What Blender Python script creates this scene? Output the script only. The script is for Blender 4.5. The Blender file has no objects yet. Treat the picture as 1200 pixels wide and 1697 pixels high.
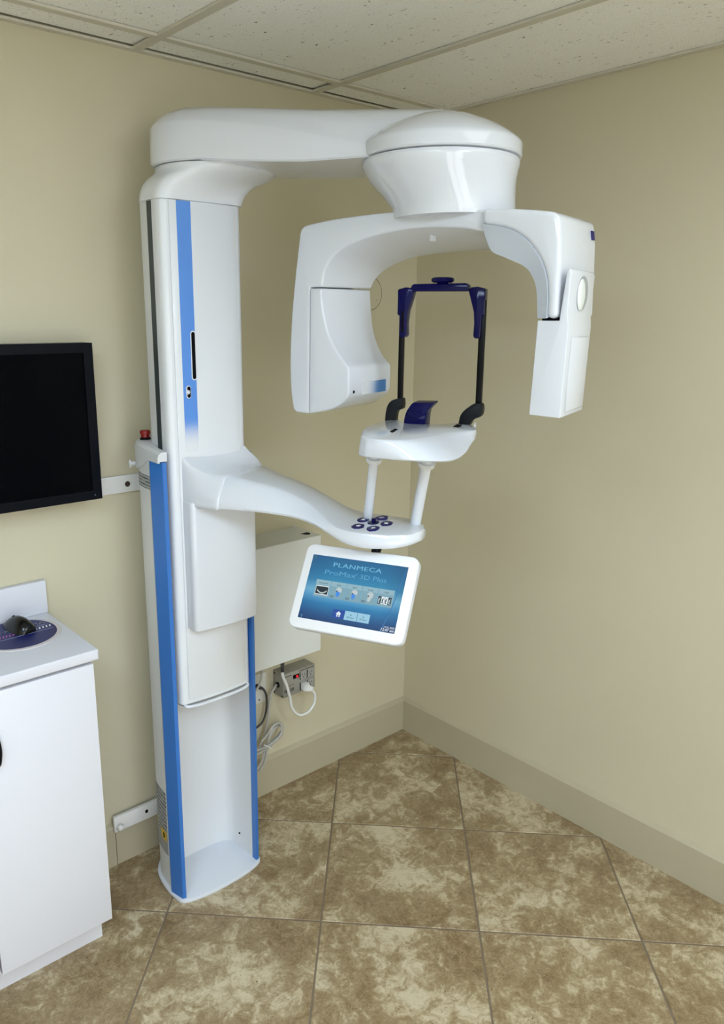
import bpy, bmesh, math, random
from mathutils import Vector, Matrix, Euler
random.seed(7)
S = bpy.context.scene
COL = S.collection

# ------------------------------------------------------------------ camera
YAW, PITCH, ROLL, FPX = 0.8618, 0.2485, 0.00516, 1289.86
cam_d = bpy.data.cameras.new('camera')
cam = bpy.data.objects.new('camera', cam_d); COL.objects.link(cam)
fw = Vector((math.cos(YAW)*math.cos(PITCH), math.sin(YAW)*math.cos(PITCH), -math.sin(PITCH)))
rt = Vector((math.sin(YAW), -math.cos(YAW), 0)); up = rt.cross(fw)
r2 = math.cos(ROLL)*rt + math.sin(ROLL)*up; u2 = -math.sin(ROLL)*rt + math.cos(ROLL)*up
M4 = Matrix((r2, u2, -fw)).transposed().to_4x4(); M4.translation = Vector((-2.26187, -2.12343, 1.75317))
cam.matrix_world = M4
cam_d.sensor_fit = 'VERTICAL'; cam_d.sensor_height = 24.0; cam_d.lens = 24.0*FPX/1697
cam_d.shift_x = 57.23/1697; cam_d.shift_y = 0.0002; cam_d.clip_start = 0.05
S.camera = cam

# ------------------------------------------------------------------ world and exposure (the light comes from added ceiling troffers and an added glowing door)
W = bpy.data.worlds.new('world'); S.world = W; W.use_nodes = True
W.node_tree.nodes['Background'].inputs[0].default_value = (0.8, 0.85, 0.9, 1)
W.node_tree.nodes['Background'].inputs[1].default_value = 0.05
S.view_settings.view_transform = 'Standard'; S.view_settings.look = 'None'
S.view_settings.exposure = 0.0; S.view_settings.gamma = 1.0; S.view_settings.use_curve_mapping = False
TROFFERS = [((-0.832, -1.976), (0.90, 0.96, 1.0), 2.2), ((-2.696, -1.976), (0.60, 0.78, 1.0), 19.0), ((-1.453, -3.196), (0.70, 0.83, 1.0), 27.5)]  # added unseen ceiling panels, colours and strengths fitted to light the room
DOOR_GLOW_POWER, DOOR_GLOW_COL = 3.2, (0.98, 0.95, 1.0)  # glow strength and colour of the added unseen door
H = 2.44

# ------------------------------------------------------------------ materials
MATS = {}
def mat(name, col=(0.8, 0.8, 0.8), rough=0.5, metal=0.0, coat=0.0, spec=0.5, emit=None, estr=0.0):
    if name in MATS: return MATS[name]
    m = bpy.data.materials.new(name); m.use_nodes = True
    b = m.node_tree.nodes['Principled BSDF']
    b.inputs['Base Color'].default_value = (*col, 1)
    b.inputs['Roughness'].default_value = rough
    b.inputs['Metallic'].default_value = metal
    b.inputs['Coat Weight'].default_value = coat
    b.inputs['Specular IOR Level'].default_value = spec
    if emit:
        b.inputs['Emission Color'].default_value = (*emit, 1); b.inputs['Emission Strength'].default_value = estr
    MATS[name] = m
    return m
def nt(m):
    t = m.node_tree
    return t, t.nodes, t.links, t.nodes['Principled BSDF']
def node(t, typ, **kw):
    n = t.nodes.new(typ)
    for k, v in kw.items():
        if k.startswith('i_'): n.inputs[int(k[2:])].default_value = v
        else: setattr(n, k, v)
    return n
def ramp(t, stops):
    n = t.nodes.new('ShaderNodeValToRGB'); e = n.color_ramp.elements
    while len(e) < len(stops): e.new(0.5)
    for i, (p, c) in enumerate(stops):
        e[i].position = p; e[i].color = (*c, 1) if len(c) == 3 else c
    return n
def micro_bump(m, scale=900, strength=0.05, detail=2):
    t, ns, lk, b = nt(m)
    g = node(t, 'ShaderNodeNewGeometry')
    n = node(t, 'ShaderNodeTexNoise'); n.inputs['Scale'].default_value = scale; n.inputs['Detail'].default_value = detail
    lk.new(g.outputs['Position'], n.inputs['Vector'])
    bp = node(t, 'ShaderNodeBump'); bp.inputs['Strength'].default_value = strength; bp.inputs['Distance'].default_value = 0.002
    lk.new(n.outputs[0], bp.inputs['Height']); lk.new(bp.outputs[0], b.inputs['Normal'])

WHITE = mat('gloss_white', (0.67, 0.70, 0.745), 0.10, coat=0.3)
WHITE2 = mat('satin_white', (0.71, 0.735, 0.76), 0.3)
SHELLW = mat('shell_white', (0.70, 0.715, 0.72), 0.4)
PALE = mat('pale_grey_trim', (0.50, 0.545, 0.60), 0.25)
COLLAR = mat('collar_grey', (0.66, 0.68, 0.70), 0.35)
BLUE = mat('rail_blue', (0.032, 0.160, 0.50), 0.32)
NAVY = mat('navy_plastic', (0.0015, 0.0016, 0.055), 0.12, spec=0.22)
NAVYB = mat('navy_button', (0.006, 0.005, 0.11), 0.4, spec=0.25)
BLACK = mat('black_plastic', (0.0025, 0.003, 0.004), 0.35, spec=0.15)
RUBBER = mat('dark_rubber', (0.005, 0.007, 0.010), 0.5, spec=0.22)
SLOT = mat('slot_black', (0.002, 0.002, 0.0025), 0.7, spec=0.1)
STRIP = mat('charcoal_strip', (0.030, 0.042, 0.045), 0.4)
RED = mat('red_plastic', (0.24, 0.006, 0.007), 0.35)
LAMIN = mat('white_laminate', (0.70, 0.71, 0.76), 0.45)
BOXW = mat('box_white', (0.70, 0.72, 0.69), 0.42)
BARW = mat('bar_white', (0.74, 0.74, 0.71), 0.45)
METALG = mat('grey_metal', (0.36, 0.35, 0.31), 0.45, metal=0.4)
OUTLETF = mat('outlet_grey', (0.34, 0.33, 0.30), 0.6)
CORDW = mat('cord_white', (0.74, 0.74, 0.70), 0.45)
CORDG = mat('cord_grey', (0.44, 0.43, 0.38), 0.5)
CORDD = mat('cord_dark', (0.035, 0.036, 0.036), 0.45)
PLATE = mat('plate_ivory', (0.70, 0.70, 0.64), 0.4)
TVB = mat('tv_bezel', (0.0015, 0.0025, 0.006), 0.3, spec=0.15)
TVS = mat('tv_screen', (0.0006, 0.0009, 0.002), 0.18, spec=0.06)
GREYTXT = mat('print_dark', (0.03, 0.03, 0.03), 0.6)
WHITETXT = mat('print_white', (0.8, 0.8, 0.8), 0.5)
GLASSW = mat('window_lens', (0.78, 0.82, 0.80), 0.12, coat=0.5)

def wall_mat(name, c, rough=0.55):
    m = mat(name, c, rough); t, ns, lk, b = nt(m)
    g = node(t, 'ShaderNodeNewGeometry')
    n = node(t, 'ShaderNodeTexNoise'); n.inputs['Scale'].default_value = 420; n.inputs['Detail'].default_value = 3
    lk.new(g.outputs['Position'], n.inputs['Vector'])
    bp = node(t, 'ShaderNodeBump'); bp.inputs['Strength'].default_value = 0.12; bp.inputs['Distance'].default_value = 0.0015
    lk.new(n.outputs[0], bp.inputs['Height']); lk.new(bp.outputs[0], b.inputs['Normal'])
    n2 = node(t, 'ShaderNodeTexNoise'); n2.inputs['Scale'].default_value = 1.7; n2.inputs['Detail'].default_value = 3
    lk.new(g.outputs['Position'], n2.inputs['Vector'])
    r = ramp(t, [(0.3, tuple(x*0.97 for x in c)), (0.7, tuple(min(1, x*1.03) for x in c))])
    lk.new(n2.outputs[0], r.inputs[0]); lk.new(r.outputs[0], b.inputs['Base Color'])
    return m
WALL = wall_mat('wall_paint', (0.585, 0.54, 0.385))
BASEM = wall_mat('baseboard_paint', (0.455, 0.41, 0.285), 0.35)
GRID = mat('ceiling_grid', (0.60, 0.575, 0.48), 0.5)

def tile_material():
    m = mat('travertine_tile', (0.3, 0.2, 0.1), 0.42); t, ns, lk, b = nt(m)
    g = node(t, 'ShaderNodeNewGeometry'); oi = node(t, 'ShaderNodeObjectInfo')
    mul = node(t, 'ShaderNodeVectorMath', operation='SCALE'); 
    cmb = node(t, 'ShaderNodeCombineXYZ'); 
    m1 = node(t, 'ShaderNodeMath', operation='MULTIPLY', i_1=37.0); m2 = node(t, 'ShaderNodeMath', operation='MULTIPLY', i_1=91.0)
    lk.new(oi.outputs['Random'], m1.inputs[0]); lk.new(oi.outputs['Random'], m2.inputs[0])
    lk.new(m1.outputs[0], cmb.inputs[0]); lk.new(m2.outputs[0], cmb.inputs[1])
    add = node(t, 'ShaderNodeVectorMath', operation='ADD')
    lk.new(g.outputs['Position'], add.inputs[0]); lk.new(cmb.outputs[0], add.inputs[1])
    def noise(scale, detail, rough, dist):
        n = node(t, 'ShaderNodeTexNoise'); n.inputs['Scale'].default_value = scale; n.inputs['Detail'].default_value = detail
        n.inputs['Roughness'].default_value = rough; n.inputs['Distortion'].default_value = dist
        lk.new(add.outputs[0], n.inputs['Vector']); return n
    big = noise(4.6, 6, 0.62, 0.35); mid = noise(22, 8, 0.68, 1.1); fine = noise(110, 6, 0.72, 0.4)
    a1 = node(t, 'ShaderNodeMath', operation='MULTIPLY', i_1=0.50); a2 = node(t, 'ShaderNodeMath', operation='MULTIPLY', i_1=0.42); a3 = node(t, 'ShaderNodeMath', operation='MULTIPLY', i_1=0.20)
    lk.new(big.outputs[0], a1.inputs[0]); lk.new(mid.outputs[0], a2.inputs[0]); lk.new(fine.outputs[0], a3.inputs[0])
    s1 = node(t, 'ShaderNodeMath', operation='ADD'); s2 = node(t, 'ShaderNodeMath', operation='ADD')
    lk.new(a1.outputs[0], s1.inputs[0]); lk.new(a2.outputs[0], s1.inputs[1]); lk.new(s1.outputs[0], s2.inputs[0]); lk.new(a3.outputs[0], s2.inputs[1])
    r = ramp(t, [(0.42, (0.165, 0.105, 0.047)), (0.50, (0.240, 0.165, 0.080)), (0.565, (0.315, 0.232, 0.122)), (0.605, (0.44, 0.355, 0.215)), (0.66, (0.58, 0.495, 0.335))])
    lk.new(s2.outputs[0], r.inputs[0])
    # travertine pits and pale veins
    vein = noise(13, 8, 0.70, 2.2)
    vr = ramp(t, [(0.485, (0, 0, 0)), (0.5, (1, 1, 1)), (0.515, (0, 0, 0))]); lk.new(vein.outputs[0], vr.inputs[0])
    mx = node(t, 'ShaderNodeMix', data_type='RGBA'); mx.inputs['B'].default_value = (0.56, 0.46, 0.31, 1)
    vm = node(t, 'ShaderNodeMath', operation='MULTIPLY', i_1=0.40); lk.new(vr.outputs[0], vm.inputs[0])
    lk.new(vm.outputs[0], mx.inputs['Factor']); lk.new(r.outputs[0], mx.inputs['A'])
    pit = noise(130, 2, 0.5, 0.0); pr = ramp(t, [(0.275, (1, 1, 1)), (0.30, (0, 0, 0))]); lk.new(pit.outputs[0], pr.inputs[0])
    mx2 = node(t, 'ShaderNodeMix', data_type='RGBA'); mx2.inputs['B'].default_value = (0.10, 0.065, 0.03, 1)
    lk.new(pr.outputs[0], mx2.inputs['Factor']); lk.new(mx.outputs['Result'], mx2.inputs['A'])
    lk.new(mx2.outputs['Result'], b.inputs['Base Color'])
    rr = node(t, 'ShaderNodeMapRange'); rr.inputs[3].default_value = 0.34; rr.inputs[4].default_value = 0.55
    lk.new(mid.outputs[0], rr.inputs[0]); lk.new(rr.outputs[0], b.inputs['Roughness'])
    bp = node(t, 'ShaderNodeBump'); bp.inputs['Strength'].default_value = 0.25; bp.inputs['Distance'].default_value = 0.002
    lk.new(mid.outputs[0], bp.inputs['Height']); lk.new(bp.outputs[0], b.inputs['Normal'])
    return m
TILE = tile_material()
GROUT = wall_mat('grout', (0.20, 0.152, 0.100), 0.85)

def ceiling_material():
    m = mat('fissured_ceiling_tile', (0.66, 0.64, 0.58), 0.9); t, ns, lk, b = nt(m)
    g = node(t, 'ShaderNodeNewGeometry')
    mp = node(t, 'ShaderNodeMapping'); mp.inputs['Rotation'].default_value = (0, 0, 0.5); mp.inputs['Scale'].default_value = (1.0, 0.42, 1)
    lk.new(g.outputs['Position'], mp.inputs['Vector'])
    n = node(t, 'ShaderNodeTexNoise'); n.inputs['Scale'].default_value = 140; n.inputs['Detail'].default_value = 2.5; n.inputs['Distortion'].default_value = 0.8
    lk.new(mp.outputs[0], n.inputs['Vector'])
    r = ramp(t, [(0.280, (0.14, 0.12, 0.09)), (0.318, (0.92, 0.92, 0.88))]); lk.new(n.outputs[0], r.inputs[0])
    n2 = node(t, 'ShaderNodeTexNoise'); n2.inputs['Scale'].default_value = 420; n2.inputs['Detail'].default_value = 2
    lk.new(g.outputs['Position'], n2.inputs['Vector'])
    r2_ = ramp(t, [(0.30, (0.62, 0.58, 0.50)), (0.42, (1, 1, 1))]); lk.new(n2.outputs[0], r2_.inputs[0])
    mx = node(t, 'ShaderNodeMix', data_type='RGBA', blend_type='MULTIPLY'); mx.inputs['Factor'].default_value = 1.0
    lk.new(r.outputs[0], mx.inputs['A']); lk.new(r2_.outputs[0], mx.inputs['B']); lk.new(mx.outputs['Result'], b.inputs['Base Color'])
    bp = node(t, 'ShaderNodeBump'); bp.inputs['Strength'].default_value = 0.5; bp.inputs['Distance'].default_value = 0.003
    lk.new(n.outputs[0], bp.inputs['Height']); lk.new(bp.outputs[0], b.inputs['Normal'])
    return m
CEILT = ceiling_material()

def axis_gradient(name, axis, stops, rough=0.25, dots=None, base=None, across=(1, 0, 0)):
    """print whose ink fades along an axis of world position; dots = halftone cells per metre"""
    m = mat(name, (0.8, 0.8, 0.8), rough); t, ns, lk, b = nt(m)
    g = node(t, 'ShaderNodeNewGeometry')
    dt = node(t, 'ShaderNodeVectorMath', operation='DOT_PRODUCT'); dt.inputs[1].default_value = axis
    lk.new(g.outputs['Position'], dt.inputs[0])
    mr = node(t, 'ShaderNodeMapRange'); mr.inputs[1].default_value = stops[0]; mr.inputs[2].default_value = stops[1]
    lk.new(dt.outputs['Value'], mr.inputs[0])
    hu = node(t, 'ShaderNodeVectorMath', operation='DOT_PRODUCT'); hu.inputs[1].default_value = across; lk.new(g.outputs['Position'], hu.inputs[0])
    hz_ = node(t, 'ShaderNodeSeparateXYZ'); lk.new(g.outputs['Position'], hz_.inputs[0])
    cb_ = node(t, 'ShaderNodeCombineXYZ'); lk.new(hu.outputs['Value'], cb_.inputs[0]); lk.new(hz_.outputs[2], cb_.inputs[1])
    mp = node(t, 'ShaderNodeMapping'); mp.inputs['Rotation'].default_value = (0, 0, math.radians(45))
    lk.new(cb_.outputs[0], mp.inputs['Vector'])
    ch = node(t, 'ShaderNodeTexVoronoi', voronoi_dimensions='2D'); ch.inputs['Scale'].default_value = dots; ch.inputs['Randomness'].default_value = 0.0
    lk.new(mp.outputs[0], ch.inputs['Vector'])
    # ink where voronoi distance < fraction
    fr_ = node(t, 'ShaderNodeMath', operation='MULTIPLY', i_1=1.0); lk.new(mr.outputs[0], fr_.inputs[0])
    lt = node(t, 'ShaderNodeMath', operation='SUBTRACT'); lk.new(fr_.outputs[0], lt.inputs[0]); lk.new(ch.outputs['Distance'], lt.inputs[1])
    st = node(t, 'ShaderNodeMapRange'); st.inputs[1].default_value = -0.05; st.inputs[2].default_value = 0.10; lk.new(lt.outputs[0], st.inputs[0])
    mx = node(t, 'ShaderNodeMix', data_type='RGBA'); mx.inputs['A'].default_value = (0.71, 0.735, 0.76, 1); mx.inputs['B'].default_value = (*base, 1)
    lk.new(st.outputs[0], mx.inputs['Factor']); lk.new(mx.outputs['Result'], b.inputs['Base Color'])
    return m

# ------------------------------------------------------------------ mesh helpers
def smooth(me, ang=38):
    for p in me.polygons: p.use_smooth = True
    me.set_sharp_from_angle(angle=math.radians(ang))
def root_loc(p):
    while p is not None and p.parent is not None: p = p.parent
    return p.location.copy() if p is not None else Vector((0, 0, 0))
def mk(name, bm, m, parent=None, ang=38, flat=False):
    bmesh.ops.recalc_face_normals(bm, faces=bm.faces)
    d = root_loc(parent)
    if d.length: bmesh.ops.translate(bm, vec=-d, verts=bm.verts)
    me = bpy.data.meshes.new(name); bm.to_mesh(me); bm.free()
    me.materials.append(m)
    if not flat: smooth(me, ang)
    o = bpy.data.objects.new(name, me); COL.objects.link(o)
    if parent is not None: o.parent = parent
    return o
def thing(name, loc, label, cat, group=None):
    o = bpy.data.objects.new(name, None); COL.objects.link(o); o.location = loc; o.empty_display_size = 0.05
    o['label'] = label; o['category'] = cat
    if group: o['group'] = group
    return o
def tag(o, label, cat, group=None):
    o['label'] = label; o['category'] = cat
    if group: o['group'] = group
    return o
def struct(o): o['kind'] = 'structure'; return o
def bev(bm, w, seg=3, ang=0.6, prof=0.5):
    es = [e for e in bm.edges if len(e.link_faces) == 2 and e.calc_face_angle(0) > ang]
    if es: bmesh.ops.bevel(bm, geom=es, offset=w, segments=seg, profile=prof, affect='EDGES', clamp_overlap=True)
    return bm
def box(x0, x1, y0, y1, z0, z1, b=0, seg=2, bm=None):
    bm2 = bmesh.new()
    bmesh.ops.create_cube(bm2, size=1)
    for v in bm2.verts:
        v.co = Vector(((x0+x1)/2+v.co.x*(x1-x0), (y0+y1)/2+v.co.y*(y1-y0), (z0+z1)/2+v.co.z*(z1-z0)))
    if b: bev(bm2, b, seg)
    return bm2
def prism(pa, pb, b=0, seg=3, ang=0.6):
    """closed solid between two equal-length loops of world points"""
    bm = bmesh.new()
    va = [bm.verts.new(p) for p in pa]; vb = [bm.verts.new(p) for p in pb]
    n = len(va)
    bm.faces.new(va); bm.faces.new(list(reversed(vb)))
    for i in range(n):
        j = (i+1) % n
        bm.faces.new((va[j], va[i], vb[i], vb[j]))
    bmesh.ops.recalc_face_normals(bm, faces=bm.faces)
    if b: bev(bm, b, seg, ang)
    return bm
def prism_z(xy, z0, z1, b=0, seg=3, ang=0.6):
    return prism([Vector((x, y, z0)) for x, y in xy], [Vector((x, y, z1)) for x, y in xy], b, seg, ang)
def loft(loops, close_ends=True, closed=True, bm=None):
    bm = bm or bmesh.new()
    rows = [[bm.verts.new(p) for p in lp] for lp in loops]
    n = len(rows[0])
    for a, b in zip(rows[:-1], rows[1:]):
        for i in range(n if closed else n-1):
            j = (i+1) % n
            bm.faces.new((a[i], a[j], b[j], b[i]))
    if close_ends:
        bm.faces.new(list(reversed(rows[0]))); bm.faces.new(rows[-1])
    return bm
def cr(pts, k=6):
    """catmull-rom through points (any dimension tuples)"""
    P = [Vector(p) for p in pts]
    P = [P[0]*2-P[1]] + P + [P[-1]*2-P[-2]]
    out = []
    for i in range(1, len(P)-2):
        a, b, c, d = P[i-1], P[i], P[i+1], P[i+2]
        for s in range(k):
            t = s/k
            out.append(0.5*((2*b) + (c-a)*t + (2*a-5*b+4*c-d)*t*t + (3*b-a-3*c+d)*t**3))
    out.append(P[-2])
    return out
def tube(pts, r, seg=10, k=8, caps=True, bm=None, rads=None):
    c = cr(pts, k) if k > 1 else [Vector(p) for p in pts]
    loops = []; prev = None
    for i, p in enumerate(c):
        d = (c[min(i+1, len(c)-1)]-c[max(i-1, 0)]).normalized()
        if prev is None:
            a = Vector((0, 0, 1)) if abs(d.z) < 0.9 else Vector((1, 0, 0))
            x = d.cross(a).normalized()
        else: x = (prev - d*prev.dot(d)).normalized()
        prev = x; y = d.cross(x)
        rr = r if rads is None else rads(i/(len(c)-1))
        loops.append([p+(x*math.cos(2*math.pi*q/seg)+y*math.sin(2*math.pi*q/seg))*rr for q in range(seg)])
    return loft(loops, caps, True, bm)
def lathe(prof, c, ax=Vector((0, 0, 1)), seg=32, bm=None):
    """prof: list of (radius, height) from end to end, both ends at r~0 or capped"""
    ax = Vector(ax).normalized(); a = Vector((1, 0, 0)) if abs(ax.x) < 0.8 else Vector((0, 1, 0))
    x = ax.cross(a).normalized(); y = ax.cross(x)
    loops = [[Vector(c)+ax*h+(x*math.cos(2*math.pi*q/seg)+y*math.sin(2*math.pi*q/seg))*max(r, 1e-4) for q in range(seg)] for r, h in prof]
    return loft(loops, True, True, bm)
def text_bm(s, size, o, xd, yd, sx=1.0, bold=0.0, align='LEFT', lift=0.0006, depth=0.0004, space=1.0):
    cu = bpy.data.curves.new('t', 'FONT'); cu.body = s; cu.size = size; cu.align_x = align; cu.offset = bold; cu.space_character = space
    cu.extrude = depth/2; cu.resolution_u = 3
    ob = bpy.data.objects.new('t', cu); COL.objects.link(ob)
    dg = bpy.context.evaluated_depsgraph_get(); dg.update()
    me = bpy.data.meshes.new_from_object(ob.evaluated_get(dg))
    bm = bmesh.new(); bm.from_mesh(me)
    xd = Vector(xd).normalized(); yd = Vector(yd).normalized(); zd = xd.cross(yd)
    for v in bm.verts:
        v.co = Vector(o) + xd*v.co.x*sx + yd*v.co.y + zd*(v.co.z+lift)
    bpy.data.objects.remove(ob); bpy.data.curves.remove(cu); bpy.data.meshes.remove(me)
    return bm

O = Vector((-0.79, -0.82, 0))
class Fr:
    """horizontal frame turned about the unit's vertical axis: l sideways, n towards the viewer's side, z up"""
    def __init__(s, deg):
        t = math.radians(deg)
        s.L = Vector((math.sin(YAW)*math.cos(t)-math.cos(YAW)*math.sin(t), -math.cos(YAW)*math.cos(t)-math.sin(YAW)*math.sin(t), 0))
        s.N = Vector((s.L.y, -s.L.x, 0))
    def __call__(s, l, n, z): return O + s.L*l + s.N*n + Vector((0, 0, z))
FA = Fr(24); FC = Fr(38)

# ================================================================== ROOM
RX, RY = -3.6, -3.85
def wall(name, *a): return struct(mk(name, box(*a), WALL, flat=True))
wall('wall_left', RX-0.1, 0.1, 0.0, 0.1, -0.05, H+0.15)
wall('wall_right', 0.0, 0.1, RY-0.1, 0.0, -0.05, H+0.15)
wall('wall_front', RX-0.1, 0.1, RY-0.1, RY, -0.05, H+0.15)
wall('wall_far_left', RX-0.1, RX, RY, 0.0, -0.05, H+0.15)

# floor: grout bed with single tiles laid on the diagonal
floor = struct(mk('floor', box(RX, 0, RY, 0, -0.05, -0.0022), GROUT, flat=True))
TA, TS, TO = -0.78379, 0.46681, Vector((-0.674, 0.35588))
e1 = Vector((math.cos(TA), math.sin(TA))); e2 = Vector((math.sin(TA), -math.cos(TA)))
def clip(poly, ax, lim, sign):
    out = []
    for i in range(len(poly)):
        a, b = poly[i], poly[(i+1) % len(poly)]
        da, db = sign*(a[ax]-lim), sign*(b[ax]-lim)
        if da <= 0: out.append(a)
        if da*db < 0:
            t = da/(da-db); out.append(a+(b-a)*t)
    return out
g2 = 0.0028
for i in range(-9, 12):
    for j in range(-9, 14):
        q = [TO+TS*((i+u)*e1+(j+v)*e2) + (e1*(g2 if u == 0 else -g2)) + (e2*(g2 if v == 0 else -g2)) for u, v in ((0, 0), (1, 0), (1, 1), (0, 1))]
        for ax, lim, sg in ((0, -0.003, 1), (1, -0.003, 1), (0, RX, -1), (1, RY, -1)):
            q = clip(q, ax, lim, sg) if len(q) > 2 else []
        if len(q) < 3: continue
        ar = abs(sum(q[k].x*q[(k+1) % len(q)].y-q[(k+1) % len(q)].x*q[k].y for k in range(len(q))))/2
        if ar < 2e-4: continue
        c = sum(q, Vector((0, 0)))/len(q)
        inn = [p+(c-p).normalized()*0.0025 for p in q]
        bm = loft([[Vector((p.x, p.y, -0.008)) for p in q], [Vector((p.x, p.y, -0.0013)) for p in q], [Vector((p.x, p.y, 0)) for p in inn]])
        mk('floor_tile', bm, TILE, floor, flat=True)

# baseboards with sloped top
def baseboard(name, p0, p1, inward):
    d = Vector(inward)
    prof = [(0.0, 0.0), (0.015, 0.0), (0.015, 0.1365), (0.011, 0.1415), (0.0, 0.150)]
    a = [Vector(p0)+d*u+Vector((0, 0, z)) for u, z in prof]; b = [Vector(p1)+d*u+Vector((0, 0, z)) for u, z in prof]
    return struct(mk(name, prism(a, b), BASEM, flat=True))
baseboard('baseboard_left', (-1.352, 0, 0), (0, 0, 0), (0, -1, 0))
baseboard('baseboard_corner', (-1.520, 0, 0), (-1.354, 0, 0), (0, -1, 0))
baseboard('baseboard_right', (0, RY, 0), (0, -0.0155, 0), (-1, 0, 0))

# ceiling: wall angles, T-bars, lay-in tiles
ceiling = struct(mk('ceiling', box(RX, 0, RY, 0, H+0.09, H+0.12), GRID, flat=True))
XB = [-0.521-0.6215*k for k in range(0, 5)]          # bars running out from the left wall
YB = [-0.146-1.2195*k for k in range(0, 4)]          # bars parallel to the left wall
bw = 0.0125
for x in XB: mk('grid_bar', box(x-bw, x+bw, RY, -0.0215, H-0.003, H+0.004), GRID, ceiling, flat=True)
xs = [0.0-0.0225]+XB+[RX]
for y in YB:
    for a, b in zip(xs[:-1], xs[1:]):
        mk('grid_bar', box(b+bw, a-(bw if a in XB else 0), y-bw, y+bw, H-0.003, H+0.004), GRID, ceiling, flat=True)
mk('wall_angle', box(RX, 0, -0.022, 0, H-0.002, H+0.004), GRID, ceiling, flat=True)
mk('wall_angle', box(-0.022, 0, RY, -0.022, H-0.002, H+0.004), GRID, ceiling, flat=True)
ys = [0.0]+YB+[RY]
cx = [0.0]+XB+[RX]
def is_troffer(xm, ym): return any(abs(xm-t[0][0]) < 0.2 and abs(ym-t[0][1]) < 0.4 for t in TROFFERS)
for a, b in zip(cx[:-1], cx[1:]):
    for c, d in zip(ys[:-1], ys[1:]):
        if abs(a-b) < 0.03 or is_troffer((a+b)/2, (c+d)/2): continue
        g = 0.004
        mk('ceiling_tile', box(b+g, a-g, d+g, c-(g if c < 0 else 0.0235), H+0.0045+(0.004 if c == 0 else random.uniform(0, 0.0015)), H+0.02), CEILT, ceiling, flat=True)
LIGHT_LABEL = ['recessed ceiling light panel nearest the right wall', 'recessed ceiling light panel at the left side of the room', 'recessed ceiling light panel deepest in the room behind the viewer']
for k, ((tx, ty), tc, pw) in enumerate(TROFFERS):
    t = thing('ceiling_light', (tx, ty, H), LIGHT_LABEL[k], 'ceiling light', 'ceiling lights')
    hx, hy, dp = 0.298, 0.597, 0.0145
    mk('light_housing', box(tx-hx, tx+hx, ty-hy, ty+hy, H-0.012, H+0.02), GRID, t, flat=True)
    mk('diffuser', box(tx-hx+0.02, tx+hx-0.02, ty-hy+0.02, ty+hy-0.02, H-dp, H-0.0115, 0.001, 1), mat('diffuser_%d' % k, (0.9, 0.9, 0.9), 0.5, emit=tc, estr=pw), t)

# glowing glazed door added unseen behind the viewer's left to brighten the room
WX0, WX1, WZ0, WZ1 = -3.40, -1.75, 0.10, 2.10
glow_door = struct(mk('door_1', box(WX0, WX1, RY+0.001, RY+0.006, WZ0, WZ1), mat('door_daylight', (0.8, 0.8, 0.8), 0.3, emit=DOOR_GLOW_COL, estr=DOOR_GLOW_POWER), flat=True))
for a in ((WX0-0.09, WX0, 0, WZ1+0.09), (WX1, WX1+0.09, 0, WZ1+0.09), (WX0, WX1, WZ1, WZ1+0.09), (WX0, WX1, 0, WZ0), ((WX0+WX1)/2-0.045, (WX0+WX1)/2+0.045, WZ0, WZ1)):
    mk('door_frame', box(a[0], a[1], RY+0.0005, RY+0.04, a[2], a[3]), LAMIN, glow_door, flat=True)

# round blanking plate painted like the wall
pl = thing('wall_cover_plate', (-0.243, 0, 1.828), 'round blank cover plate painted in the wall colour, behind the white C-arm', 'cover plate')
mk('edge_gap', lathe([(0.0, 0.0012), (0.0592, 0.0012), (0.0595, 0.0)], (-0.243, 0, 1.828), (0, -1, 0), 48), mat('gap_olive', (0.16, 0.14, 0.09), 0.8), pl)  # dark ring paints the shadow line round the plate
mk('disc', lathe([(0.0, 0.004), (0.052, 0.004), (0.0565, 0.002), (0.0575, 0.0)], (-0.243, 0, 1.828), (0, -1, 0), 40), WALL, pl)
for dx, dz in ((0.030, -0.022), (-0.030, 0.022)):
    mk('screw', lathe([(0.0, 0.0052), (0.0022, 0.005), (0.0026, 0.0038)], (-0.243+dx, 0, 1.828+dz), (0, -1, 0), 12), METALG, pl)

# ================================================================== X-RAY UNIT
XC = -1.135
unit = thing('dental_xray_unit', (XC, -0.19, 0), 'tall white panoramic dental x-ray machine with blue rails, C-arm and tilted touch screen', 'x-ray machine')

def mirror_x(half):      # half: [(dx, y)] from back centre round to front on the +x side, dx measured from XC
    left = [(XC-dx, y) for dx, y in half]
    right = [(XC+dx, y) for dx, y in reversed(half)]
    out = left + [r for r in right]
    ded = []
    for p in out:
        if not ded or (Vector(p)-Vector(ded[-1])).length > 1e-5: ded.append(p)
    if (Vector(ded[0])-Vector(ded[-1])).length < 1e-5: ded.pop()
    return ded
# base plate
half = [tuple(v) for v in cr([(0.0, -0.058), (0.06, -0.068), (0.105, -0.095), (0.138, -0.138), (0.152, -0.19), (0.1565, -0.245), (0.152, -0.295)], 5)] + [tuple(v) for v in cr([(0.150, -0.302), (0.138, -0.314), (0.10, -0.326), (0.05, -0.332), (0.0, -0.334)], 4)]
mk('base_plate', prism_z(mirror_x(half), 0.0, 0.014, 0.004, 2), WHITE, unit)
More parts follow.
